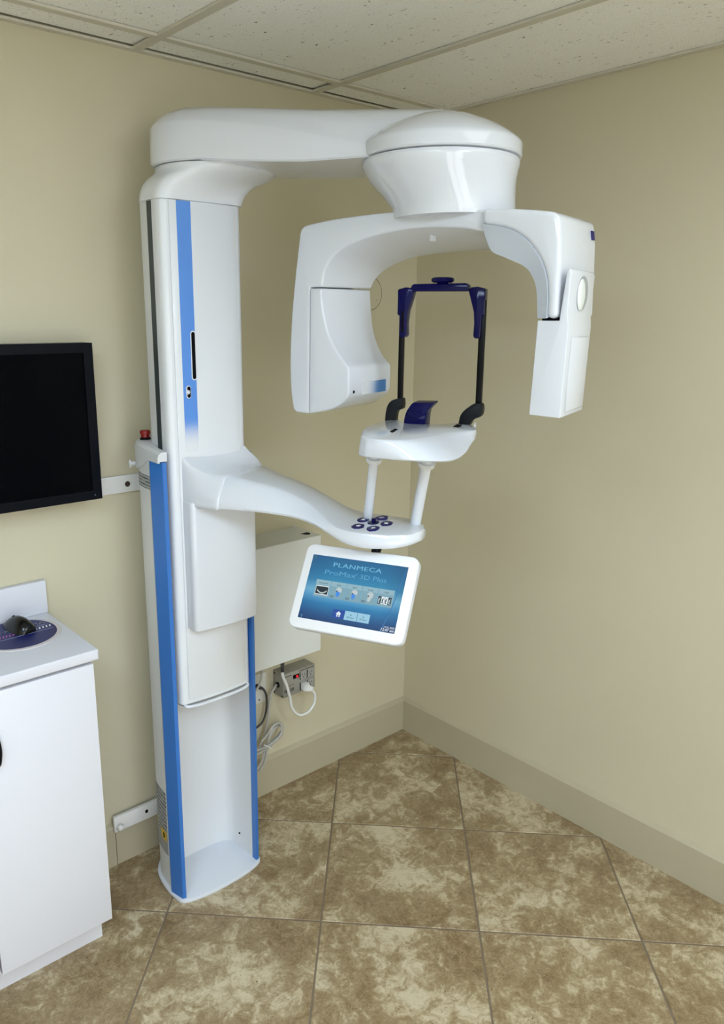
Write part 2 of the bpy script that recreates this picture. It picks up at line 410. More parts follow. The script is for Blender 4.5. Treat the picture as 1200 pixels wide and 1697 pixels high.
# fixed column shell: U-section open to the front
outer_half = [tuple(v) for v in cr([(0.0, -0.070), (0.05, -0.077), (0.095, -0.099), (0.129, -0.143), (0.142, -0.195), (0.1465, -0.250)], 6)]
inner_half = [tuple(v) for v in cr([(0.0, -0.142), (0.06, -0.145), (0.102, -0.153), (0.1225, -0.172), (0.1300, -0.203), (0.1315, -0.250)], 6)]
lip = [(0.1340, -0.2505), (0.1340, -0.2850), (0.1317, -0.2850)]
U = [(XC-dx, y) for dx, y in reversed(lip)] + [(XC-dx, y) for dx, y in reversed(outer_half)] + [(XC+dx, y) for dx, y in outer_half[1:]] + [(XC+dx, y) for dx, y in lip] + [(XC+dx, y) for dx, y in reversed(inner_half)] + [(XC-dx, y) for dx, y in inner_half[1:]]
shell = mk('column_shell', prism_z(U, 0.014, 1.375), SHELLW, unit)
for sg in (-1, 1):
    pr = [(0.1485, -0.243), (0.1535, -0.256), (0.1425, -0.3050), (0.1318, -0.3075), (0.1310, -0.2860), (0.1345, -0.2855), (0.1348, -0.2510), (0.1470, -0.2510)]
    mk('blue_rail', prism_z([(XC+sg*dx, y) for dx, y in pr], 0.0145, 1.372), BLUE, unit, flat=True)
# small screw in the recess
mk('screw', lathe([(0, 0.002), (0.003, 0.0015), (0.0035, 0)], (XC+0.122, -0.225, 0.075), (-0.8, -0.5, 0), 12), SLOT, unit)

# stickers on the curved left flank of the shell
def flank_patch(name, i0, i1, z0, z1, m, parent, lift=0.0008):
    pts = cr(outer_half, 2); a = pts[int(i0*(len(pts)-1)):int(i1*(len(pts)-1))+1]
    lo, hi, bk = [], [], []
    for k, p in enumerate(a):
        d = (a[min(k+1, len(a)-1)]-a[max(k-1, 0)]).normalized(); nrm = Vector((d.y, -d.x)) if True else None
        if nrm.x < 0: nrm = -nrm
        q = p+nrm*lift; lo.append(Vector((XC-q.x, q.y, z0))); hi.append(Vector((XC-q.x, q.y, z1))); bk.append(Vector((XC-p.x+0.0008, p.y, 0)))
    L1 = lo+[Vector((b.x, b.y, z0)) for b in reversed(bk)]; L2 = hi+[Vector((b.x, b.y, z1)) for b in reversed(bk)]
    return mk(name, prism(L1, L2), m, parent)
def lined_label(name, bg, ink, freq):
    m = mat(name, bg, 0.5); t, ns, lk, b = nt(m)
    g = node(t, 'ShaderNodeNewGeometry'); sp = node(t, 'ShaderNodeSeparateXYZ'); lk.new(g.outputs['Position'], sp.inputs[0])
    m1 = node(t, 'ShaderNodeMath', operation='MULTIPLY', i_1=freq); lk.new(sp.outputs[2], m1.inputs[0])
    f = node(t, 'ShaderNodeMath', operation='FRACT'); lk.new(m1.outputs[0], f.inputs[0])
    gt = node(t, 'ShaderNodeMath', operation='GREATER_THAN', i_1=0.55); lk.new(f.outputs[0], gt.inputs[0])
    n = node(t, 'ShaderNodeTexNoise'); n.inputs['Scale'].default_value = 160; lk.new(g.outputs['Position'], n.inputs['Vector'])
    g3 = node(t, 'ShaderNodeMath', operation='GREATER_THAN', i_1=0.42); lk.new(n.outputs[0], g3.inputs[0])
    mm = node(t, 'ShaderNodeMath', operation='MULTIPLY'); lk.new(gt.outputs[0], mm.inputs[0]); lk.new(g3.outputs[0], mm.inputs[1])
    mx = node(t, 'ShaderNodeMix', data_type='RGBA'); mx.inputs['A'].default_value = (*bg, 1); mx.inputs['B'].default_value = (*ink, 1)
    lk.new(mm.outputs[0], mx.inputs['Factor']); lk.new(mx.outputs['Result'], b.inputs['Base Color'])
    return m
LAB = lined_label('rating_label', (0.36, 0.37, 0.37), (0.07, 0.07, 0.07), 70)
LAB2 = lined_label('name_label', (0.40, 0.42, 0.41), (0.05, 0.06, 0.06), 110)
YEL = mat('warning_yellow', (0.62, 0.42, 0.02), 0.5)
flank_patch('name_label', 0.62, 0.97, 1.288, 1.325, LAB2, shell)
low = flank_patch('rating_label', 0.52, 0.94, 0.185, 0.345, LAB, shell)
flank_patch('safety_label', 0.52, 0.94, 0.125, 0.183, mat('label_grey', (0.30, 0.31, 0.31), 0.5), shell)
flank_patch('warning_sign', 0.55, 0.64, 0.196, 0.218, YEL, shell, 0.0014)
flank_patch('warning_sign', 0.78, 0.92, 0.170, 0.205, YEL, shell, 0.0014)
flank_patch('warning_mark', 0.84, 0.87, 0.178, 0.196, SLOT, shell, 0.0019)

# collar at the head of the fixed shell (both flanks and back)
def collar():
    path = cr(outer_half, 2)
    n = len(path); loops = []
    full = [(-1, path[k]) for k in range(n-1, -1, -1)] + [(1, path[k]) for k in range(1, n)]
    ext = Vector((0.1505, -0.309))
    full = [(-1, ext)] + full
    for k, (sg, p) in enumerate(full):
        s = abs(p.y+0.072)/0.24                     # 0 at back .. 1 at front
        s = max(0, min(1, s))
        a = full[max(k-1, 0)]; b = full[min(k+1, len(full)-1)]
        A = Vector((XC+a[0]*a[1].x, a[1].y)); B = Vector((XC+b[0]*b[1].x, b[1].y)); d = (B-A).normalized()
        nrm = Vector((d.y, -d.x)); c = Vector((XC, -0.25))
        q = Vector((XC+sg*p.x, p.y))
        if nrm.dot(q-c) < 0: nrm = -nrm
        zb = 1.371 - 0.040*max(0, 1-abs(s-0.30)/0.42)*(1 if s < 0.72 else 0)
        zb = 1.372-0.038*max(0.0, math.cos(min(1, abs(s-0.28)/0.42)*math.pi/2))
        zt = 1.400 + 0.016*(1-s)
        th = 0.020 + 0.034*max(0, 1-abs(s-0.30)/0.45)
        o8 = q+nrm*0.007; o5 = q+nrm*0.004; o0 = q+nrm*0.0010; i0 = q-nrm*th*0.25; i1 = q-nrm*th
        loops.append([Vector((o0.x, o0.y, zb)), Vector((o8.x, o8.y, zb)), Vector((o8.x, o8.y, zt-0.014)), Vector((o5.x, o5.y, zt-0.006)), Vector((i0.x, i0.y, zt)), Vector((i1.x, i1.y, zt)), Vector((i1.x, i1.y, 1.376)), Vector((o0.x, o0.y, 1.3755))])
    return loft(loops)
col_ = mk('collar', collar(), COLLAR, unit, ang=28)
es = Vector((-1.238, -0.142, 1.408))
mk('stop_button_base', lathe([(0, 0), (0.0155, 0), (0.0155, 0.006), (0.012, 0.010), (0, 0.010)], es, seg=24), BLACK, col_)
mk('stop_button', lathe([(0, 0.010), (0.0122, 0.010), (0.0122, 0.018), (0.0145, 0.020), (0.0145, 0.027), (0.012, 0.0295), (0, 0.0300)], es, seg=24), RED, col_)
mk('lock_knob', lathe([(0.004, -0.002), (0.006, 0.0), (0.006, 0.012), (0.011, 0.0125), (0.011, 0.017), (0, 0.0172)], (-1.262, -0.120, 1.342), (-1, 0.25, 0), 4), WHITE2, col_, ang=20)

# moving (telescopic) column
XM = -1.128
def colpoly(off=0.0):
    h = [tuple(v) for v in cr([(0, -0.156), (0.05, -0.160), (0.09, -0.170), (0.115, -0.185), (0.1245, -0.203)], 4)] + [(0.125, -0.275)] + [tuple(v) for v in cr([(0.125, -0.282), (0.121, -0.295), (0.110, -0.3015), (0.104, -0.3025)], 3)] + [tuple(v) for v in cr([(0.1038, -0.3028), (0.05, -0.3082), (0.0, -0.310)], 3)]
    h = [(dx*0.976, y) for dx, y in h]
    L1 = [(XM-dx, y) for dx, y in h]; R1 = [(XM+dx, y) for dx, y in reversed(h)]
    return L1 + R1[1:-1]
mcol = mk('moving_column', prism_z(colpoly(), 0.655, 2.03), WHITE2, unit)
def yfront(x):                      # bowed front face of the moving column
    return -0.310+0.0073*((x-XM)/0.1015)**2
def front_strip(name, x0, x1, z0, z1, lift, m, parent, th=0.004, b=0.0):
    n = 10; xs_ = [x0+(x1-x0)*k/n for k in range(n+1)]
    a = [(x, yfront(x)-lift) for x in xs_] + [(x, yfront(x)-lift+th) for x in reversed(xs_)]
    return mk(name, prism_z(a, z0, z1, b, 2), m, parent)
front_strip('front_cover', XM-0.0990, XM+0.0990, 0.668, 2.028, 0.0035, WHITE2, mcol, 0.006, 0.0012)
STRIPE = axis_gradient('fading_blue_stripe', (0, 0, 1), (1.400, 1.520), 0.25, 420, (0.10, 0.27, 0.70))
front_strip('blue_stripe', -1.2075, -1.1685, 1.392, 2.0275, 0.0039, STRIPE, mcol, 0.0006)
def stadium(c, w, h, y0, y1, k=8):
    r = w/2; pts = []
    for q in range(k+1): a = math.pi*q/k; pts.append((c[0]+r*math.cos(a), c[1]+h/2-r+r*math.sin(a)))
    for q in range(k+1): a = math.pi+math.pi*q/k; pts.append((c[0]+r*math.cos(a), c[1]-h/2+r+r*math.sin(a)))
    return prism([Vector((x, y0, z)) for x, z in pts], [Vector((x, y1, z)) for x, z in pts])
yf = yfront(-1.18)-0.0039
mk('slot_rim', stadium((-1.1745, 1.647), 0.0155, 0.128, yf-0.0010, yf+0.002), WHITE2, mcol)
mk('slot', stadium((-1.1745, 1.647), 0.0105, 0.122, yf-0.0014, yf+0.002), SLOT, mcol)
mk('sensor_rim', stadium((-1.1935, 1.553), 0.0130, 0.034, yf-0.0010, yf+0.002), WHITE2, mcol)
mk('sensor_recess', stadium((-1.1930, 1.553), 0.0100, 0.030, yf-0.0014, yf+0.002), SLOT, mcol)
mk('sensor_knob', lathe([(0.0, 0.006), (0.004, 0.005), (0.006, 0.002), (0.0065, 0)], (-1.1955, yf, 1.553), (0, -1, 0), 16), WHITE, mcol)
mk('guide_strip', box(-1.2512, -1.246, -0.260, -0.238, 1.36, 2.028), STRIP, mcol, flat=True)
mk('bumper_bar', tube([(XM-0.108, -0.292, 0.655), (XM-0.104, -0.306, 0.648), (XM-0.06, -0.314, 0.646), (XM, -0.316, 0.646), (XM+0.06, -0.314, 0.646), (XM+0.104, -0.306, 0.648), (XM+0.110, -0.290, 0.658)], 0.0048, 10, 5), WHITE, mcol)
mk('end_cap', prism_z([(XM+(x-XM)*0.94, y*0.985+0.004 if y < -0.25 else y) for x, y in colpoly()], 0.644, 0.656), mat('cap_grey', (0.35, 0.36, 0.36), 0.5), mcol)

# shoulder: blends the column section into the round turntable under the arm
DC = Vector((-1.050, -0.248)); DR = 0.156
def rrect(ang, cx_, cy_, hx, hy, r=0.03):
    dx, dy = math.cos(ang), math.sin(ang); p = 9.0
    t = (abs(dx/hx)**p+abs(dy/hy)**p)**(-1/p)
    return Vector((cx_+dx*t, cy_+dy*t))
loops = []
for s, z in [(0, 2.0295), (0.0, 2.034), (0.04, 2.045), (0.12, 2.058), (0.27, 2.072), (0.48, 2.084), (0.74, 2.094), (0.92, 2.102), (1.0, 2.109), (1.0, 2.117)]:
    lp = []
    for q in range(56):
        a = 2*math.pi*q/56
        A = rrect(a, XM, -0.252, 0.1275, 0.0615); B = DC+Vector((math.cos(a), math.sin(a)))*DR
        P = A.lerp(B, s); lp.append(Vector((P.x, P.y, z)))
    loops.append(lp)
mk('shoulder', loft(loops), WHITE2, unit, ang=50)

# upper arm
def upper_arm():
    st = [(-0.762, 0.050), (-0.759, 0.078), (-0.750, 0.104), (-0.736, 0.124), (-0.714, 0.140), (-0.680, 0.152), (-0.64, 0.157), (-0.58, 0.154), (-0.50, 0.145), (-0.40, 0.137), (-0.30, 0.133), (-0.20, 0.131), (-0.10, 0.13), (0.0, 0.13)]
    def ip(x, t):
        for (a, b), (c, d) in zip(t[:-1], t[1:]):
            if x <= c: return b+(d-b)*max(0, (x-a))/(c-a)
        return t[-1][1]
    ZB = [(-0.8, 2.1185), (-0.58, 2.1185), (-0.467, 2.108), (-0.3, 2.098), (0, 2.096)]
    ZC = [(-0.8, 2.207), (-0.70, 2.211), (-0.62, 2.213), (-0.55, 2.207), (-0.465, 2.197), (-0.384, 2.181), (-0.3, 2.163), (-0.23, 2.146), (-0.15, 2.127), (0, 2.12)]
    ZT = [(-0.77, 2.218), (-0.745, 2.228), (-0.725, 2.242), (-0.70, 2.254), (-0.66, 2.263), (-0.47, 2.247), (-0.3, 2.229), (-0.08, 2.212), (0, 2.205)]
    loops = []
    for l, w in st:
        zb, zc, zt = ip(l, ZB), ip(l, ZC), ip(l, ZT)
        wt = w*0.97
        half = [(w*0.5, zb), (w-0.006, zb), (w-0.001, zb+0.0035), (w, zb+0.010), (w*0.99, (zb+zc)/2), (wt, zc-0.006), (wt-0.004, zc), (wt*0.86, zc+(zt-zc)*0.42), (wt*0.66, zc+(zt-zc)*0.75), (wt*0.4, zc+(zt-zc)*0.93)]
        lp = [(0, zb)] + half + [(0, zt)] + [(-n_, z_) for n_, z_ in reversed(half)]
        loops.append([FA(l, n_, z_) for n_, z_ in lp])
    return loft(loops)
mk('upper_arm', upper_arm(), WHITE, unit, ang=32)

# dome and neck
DSH = Vector((-0.0085, 0.0072, -0.0065))
dome = mk('dome', lathe([(0.0, 2.1055), (0.178, 2.1055), (0.1825, 2.1068), (0.1845, 2.110), (0.1845, 2.1315), (0.1830, 2.1365), (0.1795, 2.1410), (0.165, 2.1525), (0.140, 2.1680), (0.110, 2.1820), (0.075, 2.1955), (0.04, 2.2038), (0.015, 2.2062), (0.0, 2.2065)], O+DSH, seg=72), WHITE, unit, ang=30)
loops = []
for c, r, z in [(0.0, 0.172, 2.1050), (0.0, 0.1790, 2.1030), (0.0, 0.1815, 2.0985), (0.0, 0.1805, 2.090), (0.002, 0.1755, 2.077), (0.006, 0.1690, 2.061), (0.013, 0.1610, 2.045), (0.022, 0.1520, 2.027), (0.029, 0.1455, 2.010), (0.034, 0.1415, 1.992), (0.036, 0.1400, 1.970)]:
    ctr = O+DSH+FA.L*c*1.05; z += DSH.z if z > 2.0 else 0
    loops.append([Vector((ctr.x+r*math.cos(2*math.pi*q/72), ctr.y+r*math.sin(2*math.pi*q/72), z)) for q in range(72)])
mk('neck', loft(loops), WHITE, unit, ang=40)

# C-arm
def cprism(front, back, nf, nb, b, seg=3, ang=0.6):
    return prism([FC(l, nf, z) for l, z in front], [FC(l, nb, z) for l, z in back], b, seg, ang)
def T2(vs): return [tuple(v) for v in vs]
outer = T2(cr([(0.20, 1.970), (0.149, 1.974), (0.029, 1.983), (-0.101, 1.986), (-0.243, 1.982), (-0.335, 1.974)], 5)) + T2(cr([(-0.350, 1.971), (-0.361, 1.964), (-0.366, 1.953)], 3)) + T2(cr([(-0.381, 1.861), (-0.395, 1.750), (-0.402, 1.640), (-0.400, 1.560), (-0.392, 1.508)], 5)) + [(-0.387, 1.500), (-0.378, 1.4965)]
inn = T2(cr([(-0.293, 1.821), (-0.282, 1.864), (-0.245, 1.903), (-0.170, 1.930), (-0.083, 1.943), (0.0, 1.947), (0.093, 1.941), (0.152, 1.930), (0.20, 1.92)], 5))
innb = T2(cr([(-0.272, 1.821), (-0.257, 1.845), (-0.220, 1.872), (-0.150, 1.894), (-0.075, 1.903), (0.0, 1.906), (0.093, 1.904), (0.152, 1.900), (0.20, 1.895)], 5))
front = outer + [(-0.3365, 1.496), (-0.3325, 1.821)] + inn
back = outer + [(-0.3365, 1.496), (-0.3325, 1.821)] + innb
carm = mk('c_arm', cprism(front, back, 0.09, -0.10, 0.006, 3), WHITE, unit, ang=35)
# tube head cover
pf = T2(cr([(-0.294, 1.8185), (-0.291, 1.778), (-0.269, 1.703), (-0.240, 1.660), (-0.207, 1.627)], 5)) + [(-0.203, 1.618), (-0.203, 1.560)] + T2(cr([(-0.206, 1.551), (-0.228, 1.529), (-0.268, 1.511), (-0.3345, 1.496)], 4))
pb = T2(cr([(-0.273, 1.8185), (-0.269, 1.772), (-0.258, 1.706), (-0.232, 1.653), (-0.204, 1.625)], 5)) + [(-0.201, 1.618), (-0.201, 1.560)] + T2(cr([(-0.206, 1.548), (-0.230, 1.528), (-0.268, 1.511), (-0.3345, 1.496)], 4))
tubeh = mk('tube_head', cprism([(-0.3305, 1.8185)]+pf, [(-0.3305, 1.8185)]+pb, 0.0915, -0.098, 0.005, 3), WHITE, unit, ang=30)
FADE = axis_gradient('fading_blue_label', tuple(-FC.N), (0, 1), 0.3, 620, (0.04, 0.18, 0.46), tuple(FC.N))
s0 = FC(-0.2025, 0.028, 1.57).dot(-FC.N); s1 = FC(-0.2025, -0.075, 1.57).dot(-FC.N)
for n_ in FADE.node_tree.nodes:
    if n_.type == 'MAP_RANGE' and n_.inputs[1].default_value == 0: n_.inputs[1].default_value = s0; n_.inputs[2].default_value = s1
mk('blue_label', prism([FC(-0.2012+0.0012, n_, z_) for n_, z_ in ((0.030, 1.583), (-0.074, 1.585), (-0.074, 1.5535), (0.030, 1.5515))], [FC(-0.204, n_, z_) for n_, z_ in ((0.030, 1.583), (-0.074, 1.585), (-0.074, 1.5535), (0.030, 1.5515))]), FADE, tubeh, flat=True)
mk('laser_port', lathe([(0, 0.0012), (0.0035, 0.001), (0.004, 0)], FC(-0.2022, 0.070, 1.561), FC.L, 12), SLOT, tubeh)
mk('lamp_slot', prism([FC(-0.008+a_, b_, 1.936) for a_, b_ in ((-0.004, 0.038), (0.001, 0.040), (0.004, 0.022), (-0.001, 0.020))], [FC(-0.008+a_, b_, 1.9225) for a_, b_ in ((-0.004, 0.038), (0.001, 0.040), (0.004, 0.022), (-0.001, 0.020))]), WHITE2, carm)
# detector side cover
crease = T2(cr([(0.154, 1.944), (0.213, 1.932), (0.255, 1.909), (0.284, 1.878), (0.304, 1.842), (0.313, 1.800), (0.3145, 1.748)], 5))
edge = T2(cr([(0.160, 1.915), (0.176, 1.888), (0.210, 1.873), (0.252, 1.855), (0.271, 1.836), (0.284, 1.806), (0.2905, 1.748)], 5))
edge = [edge[int(round(k*(len(edge)-1)/(len(crease)-1)))] for k in range(len(crease))]
cov = T2(cr([(0.154, 1.975), (0.20, 1.972), (0.251, 1.967), (0.302, 1.960)], 4)) + T2(cr([(0.314, 1.957), (0.324, 1.949), (0.328, 1.938)], 3)) + T2(cr([(0.333, 1.905), (0.336, 1.85), (0.340, 1.748)], 4))
cover = mk('detector_cover', cprism(cov+list(reversed(crease)), cov+list(reversed(crease)), 0.102, -0.105, 0.011, 4), WHITE, unit, ang=30)
bm = bmesh.new()
loops = [[FC(a[0], 0.1005, a[1]), FC(b_[0], 0.090, b_[1]), FC(b_[0], -0.10, b_[1]), FC(a[0]+0.004, -0.10, a[1]+0.003), FC(a[0]+0.004, 0.09, a[1]+0.003)] for a, b_ in zip(crease, edge)]
mk('inner_trim', loft(loops, bm=bm), PALE, cover, ang=30)
b0 = FC(0.3285, -0.085, 1.905)
mk('name_badge', prism([FC(0.3280, n_, z_) for n_, z_ in ((-0.074, 1.934), (-0.090, 1.934), (-0.090, 1.915), (-0.074, 1.915))], [FC(l_, n_, z_) for l_, n_, z_ in ((0.3310, -0.074, 1.934), (0.3310, -0.090, 1.934), (0.3340, -0.090, 1.915), (0.3340, -0.074, 1.915))]), NAVYB, cover, flat=True)
mk('detector_joint', prism([FC(a_, b_, 1.7400) for a_, b_ in ((0.302, 0.092), (0.338, 0.092), (0.338, -0.035), (0.302, -0.035))], [FC(a_, b_, 1.7600) for a_, b_ in ((0.302, 0.092), (0.333, 0.092), (0.333, -0.035), (0.302, -0.035))]), SLOT, cover, flat=True)
# detector
det = [(0.2965, 1.7435), (0.3435, 1.7435), (0.3520, 1.838), (0.3555, 1.846), (0.3600, 1.8455), (0.3620, 1.838), (0.3595, 1.760), (0.3640, 1.730), (0.3610, 1.543), (0.2915, 1.545)]
detb = [(0.2965, 1.7435), (0.3435, 1.7435), (0.3500, 1.836), (0.3530, 1.845), (0.3570, 1.8445), (0.3590, 1.836), (0.3570, 1.760), (0.3600, 1.730), (0.3560, 1.548), (0.2915, 1.548)]
detector = mk('detector', cprism(det, detb, 0.102, -0.040, 0.006, 3, 0.35), WHITE, unit, ang=28)
mk('raised_panel', prism([FC(0.3610+(z_-1.555)*0.0158, n_, z_) for n_, z_ in ((0.080, 1.712), (-0.022, 1.712), (-0.022, 1.556), (0.080, 1.552))], [FC(0.3628+(z_-1.555)*0.0158, n_, z_) for n_, z_ in ((0.076, 1.708), (-0.018, 1.708), (-0.018, 1.560), (0.076, 1.556))], 0.0012, 2), WHITE, detector)
def oval(l0, l1, nc, zc, a_, b_, k=28, sh=0.0):
    f = [FC(l0, nc+a_*math.cos(2*math.pi*q/k), zc+b_*math.sin(2*math.pi*q/k)) for q in range(k)]
    g = [FC(l1, nc+a_*0.92*math.cos(2*math.pi*q/k), zc+b_*0.94*math.sin(2*math.pi*q/k)) for q in range(k)]
    return prism(f, g)
mk('window_recess', oval(0.350, 0.3612, 0.028, 1.800, 0.031, 0.037), mat('recess_grey', (0.33, 0.36, 0.36), 0.4), detector)  # dark oval paints the shade around the window lens
lens = []
for s in (0.0, 0.5, 0.8, 1.0):
    lens.append([FC(0.3610+0.0040*s, 0.036+0.022*math.cos(2*math.pi*q/28)*math.sqrt(max(0.02, 1-s*s)), 1.7965+0.0325*math.sin(2*math.pi*q/28)*math.sqrt(max(0.02, 1-s*s))) for q in range(28)])
mk('window_lens', loft(lens), GLASSW, detector, ang=60)

# carriage on the moving column: lower panel and the sculpted shoulder that carries the arm
pan = [(-1.222, -0.298), (-1.2215, -0.340)] + T2(cr([(-1.2190, -0.3470), (-1.2130, -0.3515), (-1.205, -0.3530)], 3)) + T2(cr([(-1.16, -0.3575), (-1.113, -0.3590), (-1.065, -0.3575)], 4)) + T2(cr([(-1.024, -0.3530), (-1.014, -0.3500), (-1.008, -0.3420)], 3)) + [(-1.006, -0.298)]
carr = mk('carriage', prism_z(pan, 0.889, 1.262, 0.005, 3, 0.7), WHITE, unit, ang=40)

# support arm with the keypad paddle
def ipt(x, t):
    if x <= t[0][0]: return t[0][1]
    for (a, b), (c, d) in zip(t[:-1], t[1:]):
        if x <= c: return b+(d-b)*(x-a)/(c-a)
    return t[-1][1]
A_NF = [(-0.62, 0.196), (-0.50, 0.19), (-0.40, 0.183), (-0.32, 0.178), (-0.26, 0.181), (-0.20, 0.198), (-0.15, 0.214), (-0.10, 0.219), (-0.05, 0.209), (-0.01, 0.188), (0.006, 0.170), (0.016, 0.148)]
A_NB = [(-0.62, -0.062), (-0.53, -0.060), (-0.49, -0.036), (-0.45, -0.012), (-0.40, 0.0), (-0.32, 0.003), (-0.24, 0.010), (-0.20, 0.012), (-0.12, 0.005), (-0.06, 0.012), (-0.02, 0.034), (0.000, 0.058), (0.016, 0.098)]
A_ZB = [(-0.62, 1.250), (-0.50, 1.255), (-0.40, 1.256), (-0.32, 1.252), (-0.27, 1.246), (-0.22, 1.231), (-0.18, 1.216), (-0.14, 1.208), (-0.08, 1.207), (-0.03, 1.211), (0.00, 1.217), (0.022, 1.223)]
A_ZT = [(-0.62, 1.338), (-0.50, 1.335), (-0.40, 1.320), (-0.35, 1.307), (-0.30, 1.288), (-0.26, 1.270), (-0.22, 1.255), (-0.19, 1.248), (-0.15, 1.246), (0.022, 1.246)]
def arm_val(l, t):                      # smoothed look-up
    if l > -0.06: return ipt(l, t)
    ws = [(-0.036, 1), (-0.024, 2), (-0.012, 3), (0, 4), (0.012, 3), (0.024, 2), (0.036, 1)]
    return sum(ipt(l+d, t)*w for d, w in ws)/16
def arm_section(l, grow=0.0):
    nf, nb, zb, zt = arm_val(l, A_NF)+grow, arm_val(l, A_NB)-grow, arm_val(l, A_ZB)-grow, arm_val(l, A_ZT)+grow
    t = max(0, min(1, (l+0.30)/0.12)); t = t*t*(3-2*t)      # 0 = beam section, 1 = flat paddle
    ch = 0.050*(1-t)+0.010*t                               # inset of the top crease
    hz = zt-zb; side = nf-ch
    return [(nb+0.012, zb), ((nb+nf)/2, zb), (nf-0.010, zb), (nf-0.003, zb+0.002), (nf, zb+0.008), (nf-ch*0.12, zb+0.008+(hz-0.012)*0.30*(1-t)+(hz-0.016)*0.5*t), (side+ch*0.30, zt-0.010*(1-t)-0.0045*t), (side+0.004*(1-t)+0.002, zt-0.0025), (side-0.006, zt), ((nb+side)/2, zt+0.0015), (nb+0.012, zt-0.002), (nb+0.004, zt-0.006), (nb, zt-0.012), (nb, zb+0.008), (nb+0.004, zb+0.002)]
sts = [-0.5375+0.0125*k for k in range(44)] + [0.002, 0.007, 0.011, 0.014, 0.0158]
sts = sorted(set(round(q, 4) for q in sts if q <= 0.0158))
sarm = mk('support_arm', loft([[FA(l, a, b_) for a, b_ in arm_section(l)] for l in sts]), WHITE, unit, ang=45)
# shoulder between the carriage and the arm
LB = -0.528
secB = [FA(LB, a, b_) for a, b_ in arm_section(LB, 0.0035)]
xl, xr, z0, z1 = -1.222, -1.006, 1.238, 1.391
secA = [(xr-0.006, z0), ((xl+xr)/2, z0), (xl+0.006, z0), (xl+0.002, z0+0.002), (xl, z0+0.007), (xl, z0+0.06), (xl, z1-0.010), (xl+0.003, z1-0.003), (xl+0.011, z1), ((xl+xr)/2, z1), (xr-0.011, z1), (xr-0.003, z1-0.003), (xr, z1-0.010), (xr, z0+0.007), (xr-0.002, z0+0.002)]
secA = [Vector((x, -0.300, z)) for x, z in secA]
def densify(lp, k=4):
    out = []
    for i in range(len(lp)):
        a, b = lp[i], lp[(i+1) % len(lp)]
        for q in range(k): out.append(a.lerp(b, q/k))
    return out
dA, dB = densify(secA), densify(secB)
loops = [dA]
for k in range(1, 13):
    u = k/12
    loops.append([Vector((a.x+(b.x-a.x)*u**1.3, a.y+(b.y-a.y)*u, a.z+(b.z-a.z)*(1-(1-u)**(2.3-1.6*(a.x-xl)/(xr-xl))))) for a, b in zip(dA, dB)])
# rolled lip round the arm root
LC = LB+0.004
loops.append(densify([FA(LC, a, b_) for a, b_ in arm_section(LC, 0.0022)]))
loops.append(densify([FA(LC+0.001, a, b_) for a, b_ in arm_section(LC, 0.0006)]))
mk('arm_shoulder', loft(loops), WHITE, carr, ang=40)
# keypad
KC = (-0.116, 0.116); KZ = 1.2478
def pad_poly(pts, z0, z1, b=0.0006): return prism([FA(KC[0]+a, KC[1]+b_, z0) for a, b_ in pts], [FA(KC[0]+a, KC[1]+b_, z1) for a, b_ in pts], b, 1)
for k, (cl, cn, ang) in enumerate(((-0.032, -0.012, 200), (0.003, -0.052, 280), (0.033, -0.004, 350), (0.019, 0.052, 65), (-0.021, 0.048, 125))):
    a0 = math.radians(ang); pts = []
    for x, y in ((0.014, -0.007), (0.015, 0.007), (0.005, 0.014), (-0.006, 0.0145), (-0.0135, 0.004), (-0.0135, -0.004), (-0.006, -0.0145), (0.005, -0.014)):
        pts.append((cl+x*math.cos(a0)-y*math.sin(a0), cn+1.55*(x*math.sin(a0)+y*math.cos(a0))))
    key = mk('keypad_button', pad_poly(pts, KZ-0.004, KZ+0.0012), NAVYB, sarm, ang=25)
    if k == 1:
        sym = [[(dx-0.0012, -0.007+abs(dx)), (dx+0.0012, -0.007+abs(dx)), (dx+0.0014, 0.007-abs(dx)), (dx-0.0014, 0.007-abs(dx))] for dx in (-0.005, 0.0, 0.005)]
    else:
        a1 = (math.pi, 0, 0, -math.pi/2, math.pi/2)[k]+0.5
        ar = [(0.0065, 0), (0.0005, 0.006), (0.0005, 0.0028), (-0.005, 0.0028), (-0.005, -0.0028), (0.0005, -0.0028), (0.0005, -0.006)]
        sym = [[(x*math.cos(a1)-y*math.sin(a1), 1.5*(x*math.sin(a1)+y*math.cos(a1))) for x, y in ar]]
    for sy_ in sym:
        mk('key_symbol', pad_poly([(cl+x, cn+y) for x, y in sy_], KZ+0.0010, KZ+0.0017, 0), WHITETXT, key, flat=True)
loops = [[FA(KC[0]+r_*math.cos(2*math.pi*q/28), KC[1]+r_*1.4*math.sin(2*math.pi*q/28)-sh, KZ+h_) for q in range(28)] for r_, h_, sh in ((0.014, -0.003, 0), (0.014, 0.0015, 0), (0.010, 0.003, 0), (0.0055, 0.004, 0.002), (0.005, 0.007, 0.003), (0.0062, 0.0085, 0.003), (0.005, 0.0105, 0.003), (0.001, 0.011, 0.003))]
mk('joystick', loft(loops), NAVY, sarm)

# posts from paddle to chin table
for (a, b_), r in ((((-0.147, 0.078, 1.240), (-0.102, 0.150, 1.445)), 0.0118), (((-0.021, 0.072, 1.240), (0.031, 0.150, 1.445)), 0.0135)):
    post = mk('support_post', tube([FA(*a), FA(*b_)], r, 24, 1), WHITE, unit)
    d = FA(*b_)-FA(*a); p0 = FA(*a)+d*0.82
    mk('post_collar', lathe([(r, -0.002), (r+0.0065, 0.0), (r+0.0075, 0.002), (r+0.0075, 0.012), (r, 0.0125)], p0, d, 24), WHITE2, post)

